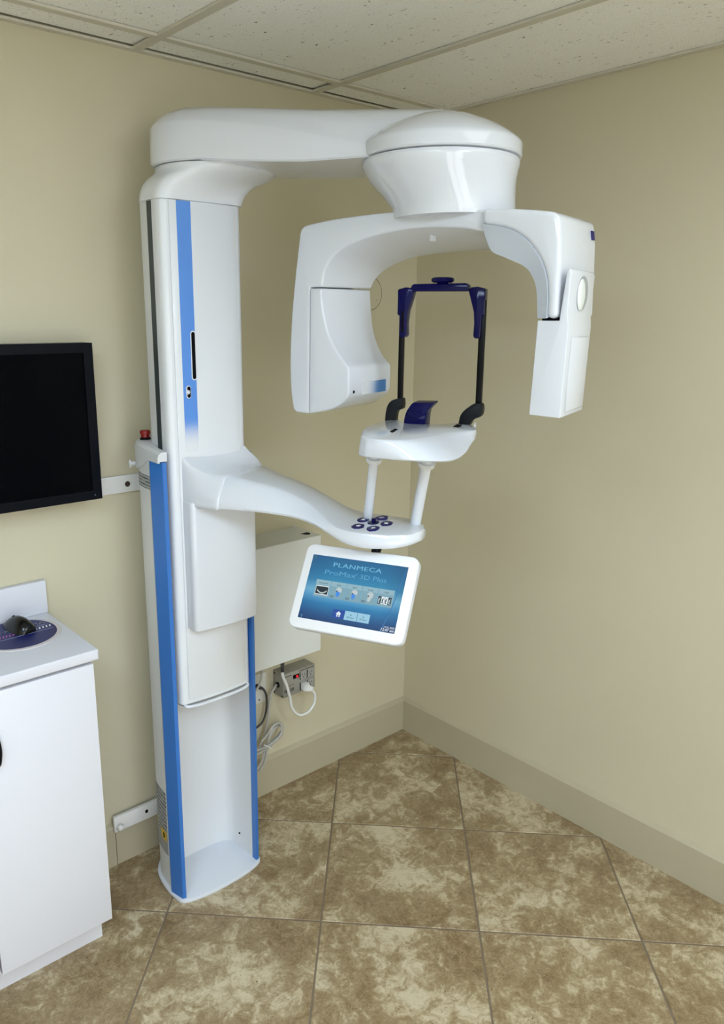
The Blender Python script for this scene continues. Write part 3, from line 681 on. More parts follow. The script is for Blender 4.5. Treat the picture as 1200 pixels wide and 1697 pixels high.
# chin table
SLOTS1 = [(-0.054, 0.185), (-0.060, 0.132), (-0.049, 0.142), (-0.043, 0.196)]
SLOTS2 = [(0.056, 0.034), (0.054, -0.010), (0.070, 0.002), (0.072, 0.046)]
def chin_table():
    zt = 1.490; zb = 1.446
    seg = lambda *p: [Vector(q) for q in cr(p, 4)]
    top = seg((-0.0925, 0.270, zt), (-0.115, 0.210, zt), (-0.134, 0.140, zt), (-0.139, 0.065, zt), (-0.134, -0.005, zt), (-0.120, -0.040, zt)) + seg((-0.112, -0.044, zt), (-0.096, -0.012, zt), (-0.070, 0.024, zt), (-0.030, 0.024, zt), (0.010, 0.008, zt), (0.036, -0.020, zt), (0.046, -0.040, zt)) + seg((0.056, -0.046, zt), (0.086, -0.030, zt), (0.110, 0.020, zt), (0.116, 0.065, zt), (0.094, 0.105, zt), (0.071, 0.150, zt), (0.053, 0.215, zt), (0.030, 0.268, zt), (0.000, 0.296, zt), (-0.040, 0.304, zt), (-0.072, 0.293, zt))
    bot = seg((-0.091, 0.286, zb), (-0.114, 0.218, zb), (-0.134, 0.140, zb), (-0.139, 0.065, zb), (-0.134, -0.005, zb), (-0.120, -0.038, zb)) + seg((-0.112, -0.042, zb), (-0.096, -0.010, zb), (-0.070, 0.026, zb), (-0.030, 0.026, zb), (0.010, 0.010, zb), (0.036, -0.018, zb), (0.046, -0.038, zb)) + seg((0.056, -0.044, zb+0.012), (0.088, -0.028, zb+0.018), (0.112, 0.022, zb+0.022), (0.119, 0.065, zb+0.020), (0.1225, 0.125, zb+0.012), (0.127, 0.190, zb+0.004), (0.121, 0.258, zb), (0.090, 0.291, zb), (0.045, 0.303, zb), (-0.020, 0.304, zb), (-0.068, 0.300, zb))
    c = Vector((-0.01, 0.13, 0)); loops = []
    def inset(p, f): return Vector((c.x+(p.x-c.x)*f, c.y+(p.y-c.y)*f, p.z))
    loops.append([inset(p, 0.955) for p in bot])
    loops.append([inset(p, 0.985)+Vector((0, 0, 0.0012)) for p in bot])
    loops.append([p+Vector((0, 0, 0.0045)) for p in bot])
    for u, f, dz in ((0.5, 1.004, 0), (0.80, 1.0, 0), (0.92, 0.995, 0), (1.0, 0.983, -0.0012), (1.0, 0.955, 0.0)):
        loops.append([inset((a+Vector((0, 0, 0.0045))).lerp(b_, u), f)+Vector((0, 0, dz)) for a, b_ in zip(bot, top)])
    return loft([[FA(p.x, p.y, p.z) for p in lp] for lp in loops])
table = mk('chin_table', chin_table(), WHITE, unit, ang=40)
for pts in (SLOTS1, SLOTS2):
    mk('table_slot', prism([FA(a, b_, 1.4880) for a, b_ in pts], [FA(a, b_, 1.4908) for a, b_ in pts]), SLOT, table, flat=True)
# chin rest (navy bracket)
prof = T2(cr([(-0.074, 1.486), (-0.071, 1.506), (-0.066, 1.521), (-0.054, 1.539)], 3)) + [(-0.050, 1.5420), (0.000, 1.5435), (0.003, 1.5415), (-0.0135, 1.523), (-0.0160, 1.516), (-0.0175, 1.486)]
chin = mk('chin_rest', prism([FA(l_, 0.030, z_) for l_, z_ in prof], [FA(l_+0.004, -0.002, z_+(0.004 if z_ > 1.52 else 0)) for l_, z_ in prof], 0.0025, 2), NAVY, unit, ang=30)
cup = T2(cr([(-0.060, 1.520), (-0.058, 1.510), (-0.044, 1.506), (-0.028, 1.509), (-0.022, 1.520)], 3))
mk('chin_cup', prism([FA(l_, 0.0300, z_) for l_, z_ in cup], [FA(l_, 0.0345, z_-0.001) for l_, z_ in cup], 0.001, 1), NAVY, chin)

# head support: brackets, rods, navy temple arms and knob
NH = -0.03
for sg, pts in ((-1, [(-0.139, 1.484), (-0.138, 1.505), (-0.133, 1.527), (-0.122, 1.540), (-0.104, 1.546), (-0.094, 1.544), (-0.094, 1.520), (-0.104, 1.517), (-0.111, 1.507), (-0.113, 1.484)]),
                (1, [(0.055, 1.487), (0.058, 1.508), (0.066, 1.522), (0.080, 1.534), (0.094, 1.543), (0.112, 1.542), (0.112, 1.514), (0.098, 1.506), (0.088, 1.499), (0.083, 1.487)])):
    p3 = T2(cr(pts, 2))
    mk('rod_bracket', prism([FA(a, NH+0.016, z) for a, z in p3], [FA(a, NH-0.016, z) for a, z in p3], 0.004, 2), RUBBER, unit, ang=35)
mk('bracket_screw', lathe([(0, 0.004), (0.006, 0.003), (0.0065, 0)], FA(0.095, NH+0.006, 1.489), FA.L, 16), WHITE2, unit)
for l0, l1, w in ((-0.1035, -0.1040, 0.0065), (0.1010, 0.1000, 0.0075)):
    mk('support_rod', prism([FA(l0+a*w, NH+b_*0.007, 1.535) for a, b_ in ((-1, -1), (1, -1), (1, 1), (-1, 1))], [FA(l1+a*w, NH+b_*0.007, 1.790) for a, b_ in ((-1, -1), (1, -1), (1, 1), (-1, 1))], 0.0025, 2), BLACK, unit)
for sg in (-1, 1):
    c = -0.113 if sg < 0 else 0.106
    # outer shoulder block, then inner paddle running down beside the rod
    prf = [(c, 1.815), (c-sg*0.020, 1.820), (c-sg*0.036, 1.818), (c-sg*0.040, 1.808), (c-sg*0.034, 1.788), (c-sg*0.026, 1.762), (c-sg*0.0235, 1.735), (c-sg*0.0245, 1.705), (c-sg*0.0205, 1.699), (c-sg*0.010, 1.699), (c-sg*0.007, 1.703), (c-sg*0.006, 1.752), (c, 1.754)]
    ta = mk('temple_arm', prism([FA(a, NH+0.015, z) for a, z in prf], [FA(a, NH-0.014, z) for a, z in prf], 0.0035, 2), NAVY, unit, ang=30)
    if sg < 0:
        mk('temple_slot', prism([FA(a, NH+0.0148, z) for a, z in ((c+0.0115, 1.764), (c+0.0175, 1.764), (c+0.0175, 1.712), (c+0.0115, 1.712))], [FA(a, NH+0.0158, z) for a, z in ((c+0.0115, 1.764), (c+0.0175, 1.764), (c+0.0175, 1.712), (c+0.0115, 1.712))]), SLOT, ta, flat=True)
hs = mk('head_bar', prism([FA(l, NH+0.014, z) for l, z in ((-0.078, 1.8095), (-0.080, 1.822), (-0.074, 1.8275), (0.058, 1.8285), (0.064, 1.824), (0.066, 1.809))], [FA(l, NH-0.016, z) for l, z in ((-0.078, 1.8095), (-0.080, 1.822), (-0.074, 1.8275), (0.058, 1.8285), (0.064, 1.824), (0.066, 1.809))], 0.003, 2), NAVY, unit, ang=30)
mk('adjust_knob', lathe([(0, 0.0), (0.012, 0.0), (0.014, 0.003), (0.022, 0.0035), (0.027, 0.006), (0.0285, 0.010), (0.027, 0.014), (0.022, 0.0165), (0, 0.0175)], FA(-0.003, NH, 1.8265), seg=40), NAVY, hs)

# touch screen
SL0, SL1 = -0.276, 0.023
Pt = FA(0, 0.160, 1.187); Pb = FA(0, 0.285, 1.006)
vd = (Pb-Pt); SH = vd.length; vd.normalize(); ud = FA.L; SW = SL1-SL0
sn = ud.cross(-vd).normalized()
if sn.dot(FA.N) < 0: sn = -sn
S0 = FA(SL0, 0.160, 1.187)
def sp(u, v, h=0.0): return S0+ud*(u*SW)+vd*(v*SH)+sn*h
def rr_poly(u0, u1, v0, v1, r, k=6):
    out = []
    for cu, cv, a0 in ((u1-r/SW, v0+r/SH, -90), (u1-r/SW, v1-r/SH, 0), (u0+r/SW, v1-r/SH, 90), (u0+r/SW, v0+r/SH, 180)):
        for q in range(k+1):
            a = math.radians(a0+90*q/k); out.append((cu+r/SW*math.cos(a), cv+r/SH*math.sin(a)))
    return out
poly = rr_poly(0, 1, 0, 1, 0.021)
back_poly = poly
scr = mk('touch_panel', prism([sp(u, v, -0.0015) for u, v in poly], [sp(u, v, -0.028) for u, v in back_poly], 0.004, 3), WHITE2, unit, ang=35)
mk('bezel', prism([sp(u, v, 0.0) for u, v in rr_poly(0.008, 0.992, 0.010, 0.990, 0.019)], [sp(u, v, -0.003) for u, v in rr_poly(0.008, 0.992, 0.010, 0.990, 0.019)], 0.0008, 2), mat('bezel_white', (0.80, 0.81, 0.82), 0.35), scr)
mk('hinge', tube([sp(0.60, 0.02, -0.012), FA(-0.09, 0.13, 1.216)], 0.012, 14, 1), BLACK, scr)

def emis(name, col, s=1.0):
    m = mat(name, (0.01, 0.01, 0.01), 0.25, emit=col, estr=s); return m
def screen_mat():
    m = emis('display_glow', (0.02, 0.2, 0.5), 1.0); t, ns, lk, b = nt(m)
    g = node(t, 'ShaderNodeNewGeometry')
    sub = node(t, 'ShaderNodeVectorMath', operation='SUBTRACT'); sub.inputs[1].default_value = S0; lk.new(g.outputs['Position'], sub.inputs[0])
    dv = node(t, 'ShaderNodeVectorMath', operation='DOT_PRODUCT'); dv.inputs[1].default_value = vd/SH; lk.new(sub.outputs[0], dv.inputs[0])
    du = node(t, 'ShaderNodeVectorMath', operation='DOT_PRODUCT'); du.inputs[1].default_value = ud/SW; lk.new(sub.outputs[0], du.inputs[0])
    r = ramp(t, [(0.12, (0.008, 0.115, 0.270)), (0.28, (0.010, 0.160, 0.340)), (0.42, (0.025, 0.235, 0.430)), (0.535, (0.16, 0.45, 0.64)), (0.585, (0.10, 0.37, 0.60)), (0.68, (0.015, 0.19, 0.42)), (0.80, (0.005, 0.085, 0.25)), (0.88, (0.003, 0.045, 0.16))])
    lk.new(dv.outputs['Value'], r.inputs[0])
    r2_ = ramp(t, [(0.07, (0.75, 0.78, 0.85)), (0.30, (1, 1, 1)), (0.75, (1, 1, 1)), (0.93, (0.72, 0.75, 0.8))]); lk.new(du.outputs['Value'], r2_.inputs[0])
    mx = node(t, 'ShaderNodeMix', data_type='RGBA', blend_type='MULTIPLY'); mx.inputs['Factor'].default_value = 1.0
    lk.new(r.outputs[0], mx.inputs['A']); lk.new(r2_.outputs[0], mx.inputs['B']); lk.new(mx.outputs['Result'], b.inputs['Emission Color'])
    return m
def squad(name, pts, h, m, parent, th=0.0004):
    return mk(name, prism([sp(u, v, h) for u, v in pts], [sp(u, v, h-th) for u, v in pts]), m, parent, flat=True)
def rect(u0, u1, v0, v1): return [(u0, v0), (u1, v0), (u1, v1), (u0, v1)]
disp = squad('display', rect(0.078, 0.922, 0.130, 0.882), 0.0006, screen_mat(), unit, 0.002)
disp.parent = scr
HD = 0.0010
E_TXT = emis('screen_text_blue', (0.15, 0.42, 0.62), 1.0); E_TX2 = emis('screen_text_pale', (0.11, 0.37, 0.58), 1.0)
E_TILE = emis('screen_tile', (0.20, 0.36, 0.44), 1.0); E_TOP = emis('screen_tile_top', (0.26, 0.44, 0.52), 1.0); E_DRK = emis('screen_dark', (0.006, 0.018, 0.030), 1.0)
E_WHT = emis('screen_white', (0.75, 0.82, 0.85), 1.0); E_GRY = emis('screen_bone', (0.48, 0.56, 0.58), 1.0); E_BLU = emis('screen_jaw_blue', (0.05, 0.25, 0.75), 1.0)
E_NAV = emis('screen_home', (0.010, 0.065, 0.33), 1.0); E_BTN = emis('screen_button', (0.30, 0.56, 0.72), 1.0); E_LN = emis('screen_line', (0.03, 0.16, 0.40), 1.0)
yv = -vd
def bold_text(txt, size, o, xd, yd, sx, align, space=1.0, d=0.0006):
    bm = text_bm(txt, size, o, xd, yd, sx, 0, align, 0, 0.0002, space)
    for k in (1, 2):
        b2 = text_bm(txt, size, Vector(o)+Vector(xd).normalized()*d*k/2, xd, yd, sx, 0, align, 0, 0.0002, space)
        me = bpy.data.meshes.new('tmp'); b2.to_mesh(me); b2.free(); bm.from_mesh(me); bpy.data.meshes.remove(me)
    return bm
mk('screen_title', bold_text('PLANMECA', 0.0158, sp(0.490, 0.243, HD), ud, yv, 1.52, 'CENTER', 1.08), E_TXT, scr, flat=True)
for txt, sz, u_, v_ in (('ProMax', 0.0168, 0.213, 0.342), ('\u00ae', 0.0070, 0.488, 0.312), ('3D Plus', 0.0168, 0.528, 0.342)):
    mk('screen_title', text_bm(txt, sz, sp(u_, v_, HD), ud, yv, 1.60 if txt == 'ProMax' else 1.36, -0.00010, 'LEFT', 0, 0.0002), E_TX2, scr, flat=True)
# swoosh line on the right of the display
squad('screen_swoosh', [(0.905, 0.16), (0.910, 0.16), (0.880, 0.45), (0.845, 0.70), (0.805, 0.882), (0.797, 0.882), (0.838, 0.70), (0.873, 0.45)], HD, E_LN, disp)
names = ['Panoramic', 'Face', 'Skull', 'Tooth', 'Ceph']
u0 = 0.165; dw = 0.1385
for k in range(5):
    a = u0+dw*k
    tl = squad('screen_tile', rect(a, a+dw-0.004, 0.415, 0.612), HD, E_TILE, scr)
    squad('tile_header', rect(a, a+dw-0.004, 0.415, 0.470), HD+0.0003, E_TOP, tl)
    mk('tile_caption', text_bm(names[k], 0.0052, sp(a+dw/2, 0.457, HD+0.0005), ud, yv, 1.1, 0, 'CENTER', 0, 0.0002), E_DRK, tl, flat=True)
    h = HD+0.0006
    if k == 0:
        squad('tile_picture', rect(a+0.010, a+dw-0.014, 0.482, 0.588), h, E_WHT, tl)
        squad('panorama_image', rect(a+0.013, a+dw-0.017, 0.492, 0.580), h+0.0003, E_DRK, tl)
        arch = [(a+0.026+0.086*q/12, 0.530+0.030*math.sin(math.pi*q/12)) for q in range(13)] + [(a+0.112-0.086*q/12, 0.548+0.026*math.sin(math.pi*(12-q)/12)) for q in range(13)]
        squad('panorama_teeth', arch, h+0.0006, E_GRY, tl)
    elif k < 4:
        cu_ = a+dw*0.56; cv_ = 0.508
        squad('skull_dome', [(cu_+0.026*math.cos(2*math.pi*q/20), cv_+0.036*math.sin(2*math.pi*q/20)) for q in range(20)], h, E_GRY, tl)
        squad('skull_jaw', [(cu_-0.020, 0.520), (cu_+0.014, 0.528), (cu_+0.010, 0.562), (cu_-0.004, 0.586), (cu_-0.018, 0.578)], h+0.0002, E_BLU if k < 3 else E_GRY, tl)
        squad('skull_eye', [(cu_-0.016+0.006*math.cos(2*math.pi*q/10), 0.520+0.009*math.sin(2*math.pi*q/10)) for q in range(10)], h+0.0004, E_DRK, tl)
        mk('tile_mark', text_bm('3D', 0.0075, sp(a+0.008, 0.598, h), ud, yv, 1.2, 0, 'LEFT', 0, 0.0002), E_DRK, tl, flat=True)
    else:
        for q in range(4):
            b_ = a+0.010+0.029*q
            squad('film_strip', rect(b_, b_+0.024, 0.500, 0.585), h, E_WHT if q in (1, 2) else E_DRK, tl)
            squad('film_dark', [(b_+0.004, 0.535), (b_+0.018, 0.510), (b_+0.012, 0.560), (b_+0.020, 0.580), (b_+0.006, 0.572)], h+0.0003, E_DRK if q in (1, 2) else E_GRY, tl)
bar = [(0.372, 0.478, E_NAV), (0.478, 0.586, E_BTN), (0.590, 0.694, E_BTN)]
for q, (a, b_, m_) in enumerate(bar):
    bt = squad('screen_button', rect(a, b_, 0.722, 0.822), HD, m_, scr)
    c = (a+b_)/2
    if q == 0:
        squad('home_icon', [(c, 0.740), (c+0.024, 0.770), (c+0.015, 0.770), (c+0.015, 0.803), (c-0.015, 0.803), (c-0.015, 0.770), (c-0.024, 0.770)], HD+0.0004, E_WHT, bt)
        squad('home_door', rect(c-0.004, c+0.004, 0.780, 0.803), HD+0.0007, E_NAV, bt)
    else:
        squad('button_icon', rect(c-0.006, c+0.006, 0.757, 0.764), HD+0.0004, E_DRK, bt)
        mk('button_caption', text_bm('3D Select' if q == 1 else '2D Select', 0.0048, sp(c, 0.797, HD+0.0004), ud, yv, 1.0, 0, 'CENTER', 0, 0.0002), E_DRK, bt, flat=True)
mk('screen_date', text_bm('12.01.2020', 0.0062, sp(0.916, 0.836, HD), ud, yv, 1.0, 0, 'RIGHT', 0, 0.0002), E_WHT, scr, flat=True)
mk('screen_clock', text_bm('12:47 am', 0.0092, sp(0.916, 0.870, HD), ud, yv, 1.0, 0.0001, 'RIGHT', 0, 0.0002), E_WHT, scr, flat=True)
squad('screen_icon', rect(0.092, 0.112, 0.145, 0.170), HD, emis('screen_icon_grey', (0.06, 0.14, 0.16), 1), disp)
squad('screen_icon', [(0.100, 0.845), (0.116, 0.845), (0.116, 0.850), (0.110, 0.850), (0.110, 0.872), (0.106, 0.872), (0.106, 0.850), (0.100, 0.850)], HD, E_TXT, disp)

# ================================================================== THINGS ON THE LEFT WALL
# mounting bars
ub = thing('mounting_bar', (-1.30, 0, 1.262), 'white metal mounting bar on the wall between the black monitor and the column', 'mounting bar', 'wall mounting bars')
mk('bar', box(-1.62, -0.99, -0.012, 0, 1.2365, 1.2885, 0.0015), BARW, ub)
mk('bolt_hole', lathe([(0, 0.0005), (0.0085, 0.0005), (0.0085, 0.0)], (-1.237, -0.012, 1.261), (0, -1, 0), 20), mat('hole_brown', (0.035, 0.02, 0.01), 0.7), ub)
lb = thing('mounting_bar', (-1.24, -0.016, 0.155), 'white metal mounting bar low on the wall over the baseboard, with a round end knob', 'mounting bar', 'wall mounting bars')
mk('bar', box(-1.360, -1.00, -0.028, -0.0155, 0.129, 0.183, 0.0015), BARW, lb)
mk('bolt_hole', stadium((-1.246, 0.158), 0.011, 0.013, -0.0285, -0.026), SLOT, lb)
mk('end_knob', lathe([(0, 0.019), (0.006, 0.0178), (0.0098, 0.014), (0.0112, 0.009), (0.0100, 0.004), (0.0085, 0)], (-1.345, -0.028, 0.1475), (0, -1, 0), 20), BARW, lb)

# monitor
tv = thing('wall_monitor', (-1.64, -0.05, 1.25), 'flat black monitor switched off, hung on the left wall', 'monitor')
tx0, tx1, tz0, tz1, ty = -2.06, -1.355, 1.2495, 1.6775, -0.088
mk('housing', box(tx0, tx1, ty, -0.040, tz0, tz1, 0.004, 2), TVB, tv)
mk('wall_mount', box(-1.82, -1.60, -0.042, 0, 1.36, 1.56), BLACK, tv, flat=True)
bzl = 0.026
def ring(x0, x1, z0, z1, w, y0, y1):
    bm = bmesh.new()
    o_ = [(x0, z0), (x1, z0), (x1, z1), (x0, z1)]; i_ = [(x0+w, z0+w), (x1-w, z0+w), (x1-w, z1-w), (x0+w, z1-w)]
    loops = [[Vector((x, y1, z)) for x, z in o_], [Vector((x, y0, z)) for x, z in o_], [Vector((x, y0, z)) for x, z in i_], [Vector((x, y1, z)) for x, z in i_]]
    loft(loops, False, True, bm); return bm
mk('frame', ring(tx0, tx1, tz0, tz1, bzl, ty-0.006, ty+0.001), TVB, tv, flat=True)
mk('screen', box(tx0+bzl-0.001, tx1-bzl+0.001, ty-0.0015, ty+0.001, tz0+bzl-0.001, tz1-bzl+0.001), TVS, tv, flat=True)
mk('status_light', box(tx1-0.022, tx1-0.019, ty-0.0064, ty-0.006, tz0+0.012, tz0+0.014), mat('led_grey', (0.25, 0.27, 0.3), 0.4), tv, flat=True)

# control box
bx = thing('control_box', (-0.745, 0, 0.585), 'white rectangular wall box behind the column, half hidden by the touch screen', 'control box')
mk('housing', box(-0.905, -0.593, -0.145, 0, 0.586, 1.015, 0.0015, 1), BOXW, bx)
mk('cable_mark', prism([Vector((x, y, 1.0145)) for x, y in ((-0.640, -0.090), (-0.612, -0.088), (-0.606, -0.100), (-0.618, -0.116), (-0.632, -0.108))], [Vector((x, y, 1.0158)) for x, y in ((-0.640, -0.090), (-0.612, -0.088), (-0.606, -0.100), (-0.618, -0.116), (-0.632, -0.108))]), SLOT, bx, flat=True)
mk('hanging_tab', box(-0.605, -0.597, -0.004, 0, 1.015, 1.019), BOXW, bx, flat=True)
gl = mk('cable_gland', lathe([(0.0, 0.0), (0.012, 0.0), (0.012, 0.006), (0.0095, 0.0065), (0.010, 0.010), (0.0078, 0.011), (0.0085, 0.017), (0.0065, 0.018), (0.0072, 0.026), (0.0055, 0.027), (0.0068, 0.036), (0.0055, 0.038), (0.006, 0.053), (0, 0.053)], (-0.740, -0.110, 0.586), (0, 0, -1), 18), CORDD, bx)

# surge protector
sgp = thing('surge_protector', (-0.627, 0, 0.39), 'grey metal surge protector box with red switch and four outlets, under the wall box', 'surge protector')
sx0, sx1, sz0, sz1, sy = -0.701, -0.552, 0.3965, 0.4895, -0.062
body = mk('housing', box(sx0, sx1, sy, 0, sz0, sz1, 0.0015, 2), METALG, sgp)
mk('power_switch', box(-0.655, -0.628, sy-0.003, sy+0.002, 0.4600, 0.4745, 0.001, 1), SLOT, sgp)
mk('switch_light', box(-0.6440, -0.6330, sy-0.0042, sy-0.002, 0.4625, 0.4720, 0.001, 1), mat('switch_red', (0.3, 0.0, 0.01), 0.3, emit=(0.8, 0.01, 0.03), estr=0.8), sgp)
for ox, oz in ((-0.6075, 0.4615), (-0.5735, 0.4615), (-0.6075, 0.4200), (-0.5735, 0.4200)):
    out = mk('outlet', box(ox-0.0135, ox+0.0135, sy-0.0015, sy+0.001, oz-0.0155, oz+0.0155, 0.0006, 1), OUTLETF, sgp)
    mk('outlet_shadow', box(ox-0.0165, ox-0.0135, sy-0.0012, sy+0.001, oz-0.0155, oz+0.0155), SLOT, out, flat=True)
    mk('outlet_slot', box(ox-0.006, ox-0.0045, sy-0.0019, sy, oz-0.001, oz+0.008), SLOT, out, flat=True)
    mk('outlet_slot', box(ox+0.0045, ox+0.006, sy-0.0019, sy, oz-0.001, oz+0.008), SLOT, out, flat=True)
    mk('outlet_slot', box(ox-0.002, ox+0.002, sy-0.0019, sy, oz-0.009, oz-0.005), SLOT, out, flat=True)
mk('print_line', box(-0.697, -0.664, sy-0.0004, sy, 0.4770, 0.4795), GREYTXT, sgp, flat=True)
mk('print_line', box(-0.628, -0.556, sy-0.0004, sy, 0.4815, 0.4840), GREYTXT, sgp, flat=True)
mk('brand_print', text_bm('TRIPP\u00b7LITE', 0.016, (-0.697, sy, 0.4145), (1, 0, 0), (0, 0, 1), 0.62, 0.0006, 'LEFT', 0.0002), GREYTXT, sgp, flat=True)
for ix in (-0.677, -0.668, -0.655):
    mk('indicator', lathe([(0, 0.001), (0.0016, 0.0008), (0.0018, 0)], (ix, sy, 0.4385), (0, -1, 0), 10), SLOT, sgp)
mk('mounting_tab', box(-0.660, -0.652, -0.045, -0.030, sz1-0.001, sz1+0.002), METALG, sgp, flat=True)
mk('cord_grommet', lathe([(0.0, 0.007), (0.008, 0.006), (0.0105, 0.003), (0.011, 0)], (sx0, -0.030, 0.440), (-1, 0, 0), 18), BLACK, sgp)
for yy, zz in ((-0.055, sz0+0.006), (-0.008, sz0+0.008), (-0.010, sz1-0.010)):
    mk('screw', lathe([(0, 0.002), (0.0028, 0.0015), (0.003, 0)], (sx0, yy, zz), (-1, 0, 0), 10), SLOT, sgp)

# power cords
pc = thing('power_cord', (-0.64, -0.07, 0.32), 'white power cord looping from under the wall box into the surge protector', 'power cord')
mk('cord', tube([(-0.740, -0.110, 0.540), (-0.740, -0.110, 0.528), (-0.736, -0.109, 0.510), (-0.721, -0.108, 0.476), (-0.703, -0.104, 0.420), (-0.692, -0.101, 0.374), (-0.660, -0.100, 0.334), (-0.617, -0.100, 0.328), (-0.586, -0.100, 0.355), (-0.584, -0.100, 0.390), (-0.594, -0.101, 0.408), (-0.598, -0.100, 0.413)], 0.0052, 12, 6), CORDW, pc)
mk('plug', loft([[Vector((-0.6075+a*w, yq, 0.4205+zo+b_*w)) for a, b_ in ((-1, -0.9), (1, -0.9), (1, 0.9), (-1, 0.9))] for w, yq, zo in ((0.0125, -0.0645, 0), (0.0130, -0.080, 0), (0.0095, -0.090, -0.002))] + [[Vector((-0.596+a*0.0065, -0.100, 0.414+b_*0.0065)) for a, b_ in ((-1, -0.9), (1, -0.9), (1, 0.9), (-1, 0.9))]]), CORDW, pc, ang=50)
gc = thing('grey_cable', (-0.75, -0.03, 0.22), 'grey cable from the surge protector, coiled and tied above the baseboard', 'cable')
pts = [(-0.706, -0.030, 0.441), (-0.716, -0.031, 0.435), (-0.734, -0.032, 0.412), (-0.742, -0.032, 0.370), (-0.750, -0.032, 0.310), (-0.765, -0.032, 0.262), (-0.790, -0.036, 0.226), (-0.815, -0.038, 0.205), (-0.835, -0.034, 0.205)]
mk('cord', tube(pts, 0.0046, 10, 6), CORDG, gc)
mk('coil', tube([(-0.832, -0.046, 0.222), (-0.800, -0.046, 0.224), (-0.760, -0.048, 0.230), (-0.715, -0.048, 0.248), (-0.694, -0.046, 0.266), (-0.700, -0.042, 0.283), (-0.724, -0.040, 0.276), (-0.752, -0.042, 0.245), (-0.776, -0.046, 0.205), (-0.795, -0.048, 0.165), (-0.818, -0.044, 0.140)], 0.0046, 10, 6), CORDG, gc)
mk('coil', tube([(-0.830, -0.054, 0.212), (-0.795, -0.054, 0.214), (-0.750, -0.055, 0.226), (-0.705, -0.056, 0.252), (-0.704, -0.052, 0.292), (-0.732, -0.050, 0.296), (-0.758, -0.052, 0.262), (-0.772, -0.055, 0.215), (-0.782, -0.056, 0.172), (-0.805, -0.052, 0.135)], 0.0046, 10, 6), CORDG, gc)
mk('coil', tube([(-0.826, -0.062, 0.235), (-0.790, -0.062, 0.232), (-0.745, -0.062, 0.240), (-0.712, -0.062, 0.262), (-0.714, -0.060, 0.300), (-0.745, -0.060, 0.305), (-0.770, -0.060, 0.280), (-0.800, -0.060, 0.26)], 0.0046, 10, 6), CORDG, gc)
mk('twist_tie', tube([(-0.792, -0.064, 0.245), (-0.775, -0.070, 0.232), (-0.758, -0.068, 0.214)], 0.002, 8, 4), CORDW, gc)
wo = thing('wall_outlet', (-0.772, 0, 0.435), 'white wall outlet plate with a dark plug, beside the blue rail', 'wall outlet')
mk('plate', box(-0.808, -0.736, -0.006, 0, 0.378, 0.494, 0.002, 2), PLATE, wo)
mk('screw', lathe([(0, 0.0012), (0.0025, 0.001), (0.003, 0)], (-0.768, -0.006, 0.392), (0, -1, 0), 10), SLOT, wo)
dc = thing('dark_cord', (-0.775, -0.02, 0.36), 'dark cord hanging in an arc from the wall outlet', 'power cord')
mk('cord', tube([(-0.779, -0.018, 0.450), (-0.770, -0.030, 0.448), (-0.760, -0.036, 0.425), (-0.755, -0.034, 0.390), (-0.758, -0.032, 0.350), (-0.775, -0.032, 0.316), (-0.805, -0.030, 0.300), (-0.830, -0.028, 0.300)], 0.0042, 10, 6), CORDD, dc)
mk('plug', tube([(-0.779, -0.006, 0.450), (-0.778, -0.018, 0.450), (-0.770, -0.030, 0.447)], 0.0085, 12, 4, rads=lambda t: 0.009-0.004*t), CORDD, dc)
sc_ = tag(mk('loose_cable', tube([(-0.782, -0.040, 0.587), (-0.780, -0.042, 0.55), (-0.782, -0.042, 0.505), (-0.793, -0.040, 0.470), (-0.815, -0.036, 0.445), (-0.84, -0.034, 0.43)], 0.0042, 10, 6), CORDG), 'short grey cord curving down from the wall box behind the blue rail', 'cable')

# ================================================================== CABINET
cb = thing('base_cabinet', (-2.06, -0.17, 0), 'white laminate base cabinet with recessed plinth at the left', 'cabinet')
mk('body', box(-2.60, -1.5225, -0.3255, -0.016, 0.108, 0.8945), LAMIN, cb, flat=True)
mk('plinth', box(-2.60, -1.5235, -0.268, -0.016, 0.0, 0.108), LAMIN, cb, flat=True)
for k, (a, b_) in enumerate(((-1.8220, -1.5215), (-2.015, -1.8260), (-2.265, -2.019), (-2.515, -2.269))):
    d = mk('door', box(a, b_, -0.345, -0.3265, 0.112, 0.886, 0.0015, 2), LAMIN, cb)
    if k == 0:
        xh = -1.7745
        mk('handle', tube([(xh-0.006, -0.345, 0.70), (xh-0.003, -0.356, 0.705), (xh, -0.359, 0.725), (xh+0.001, -0.360, 0.742), (xh, -0.359, 0.760), (xh-0.003, -0.356, 0.78), (xh-0.006, -0.345, 0.785)], 0.005, 10, 4), BLACK, d)
mk('screw', lathe([(0, 0.001), (0.002, 0.0008), (0.0022, 0)], (-1.5235, -0.262, 0.02), (1, 0, 0), 8), SLOT, cb)
ct = thing('countertop', (-2.06, -0.17, 0.895), 'white laminate countertop with upright backsplash under the monitor', 'countertop')
mk('top', box(-2.62, -1.508, -0.352, 0.0, 0.8955, 0.9245, 0.004, 3), LAMIN, ct)
mk('backsplash', box(-2.62, -1.508, -0.020, 0.0, 0.9245, 1.0205, 0.002, 2), LAMIN, ct)
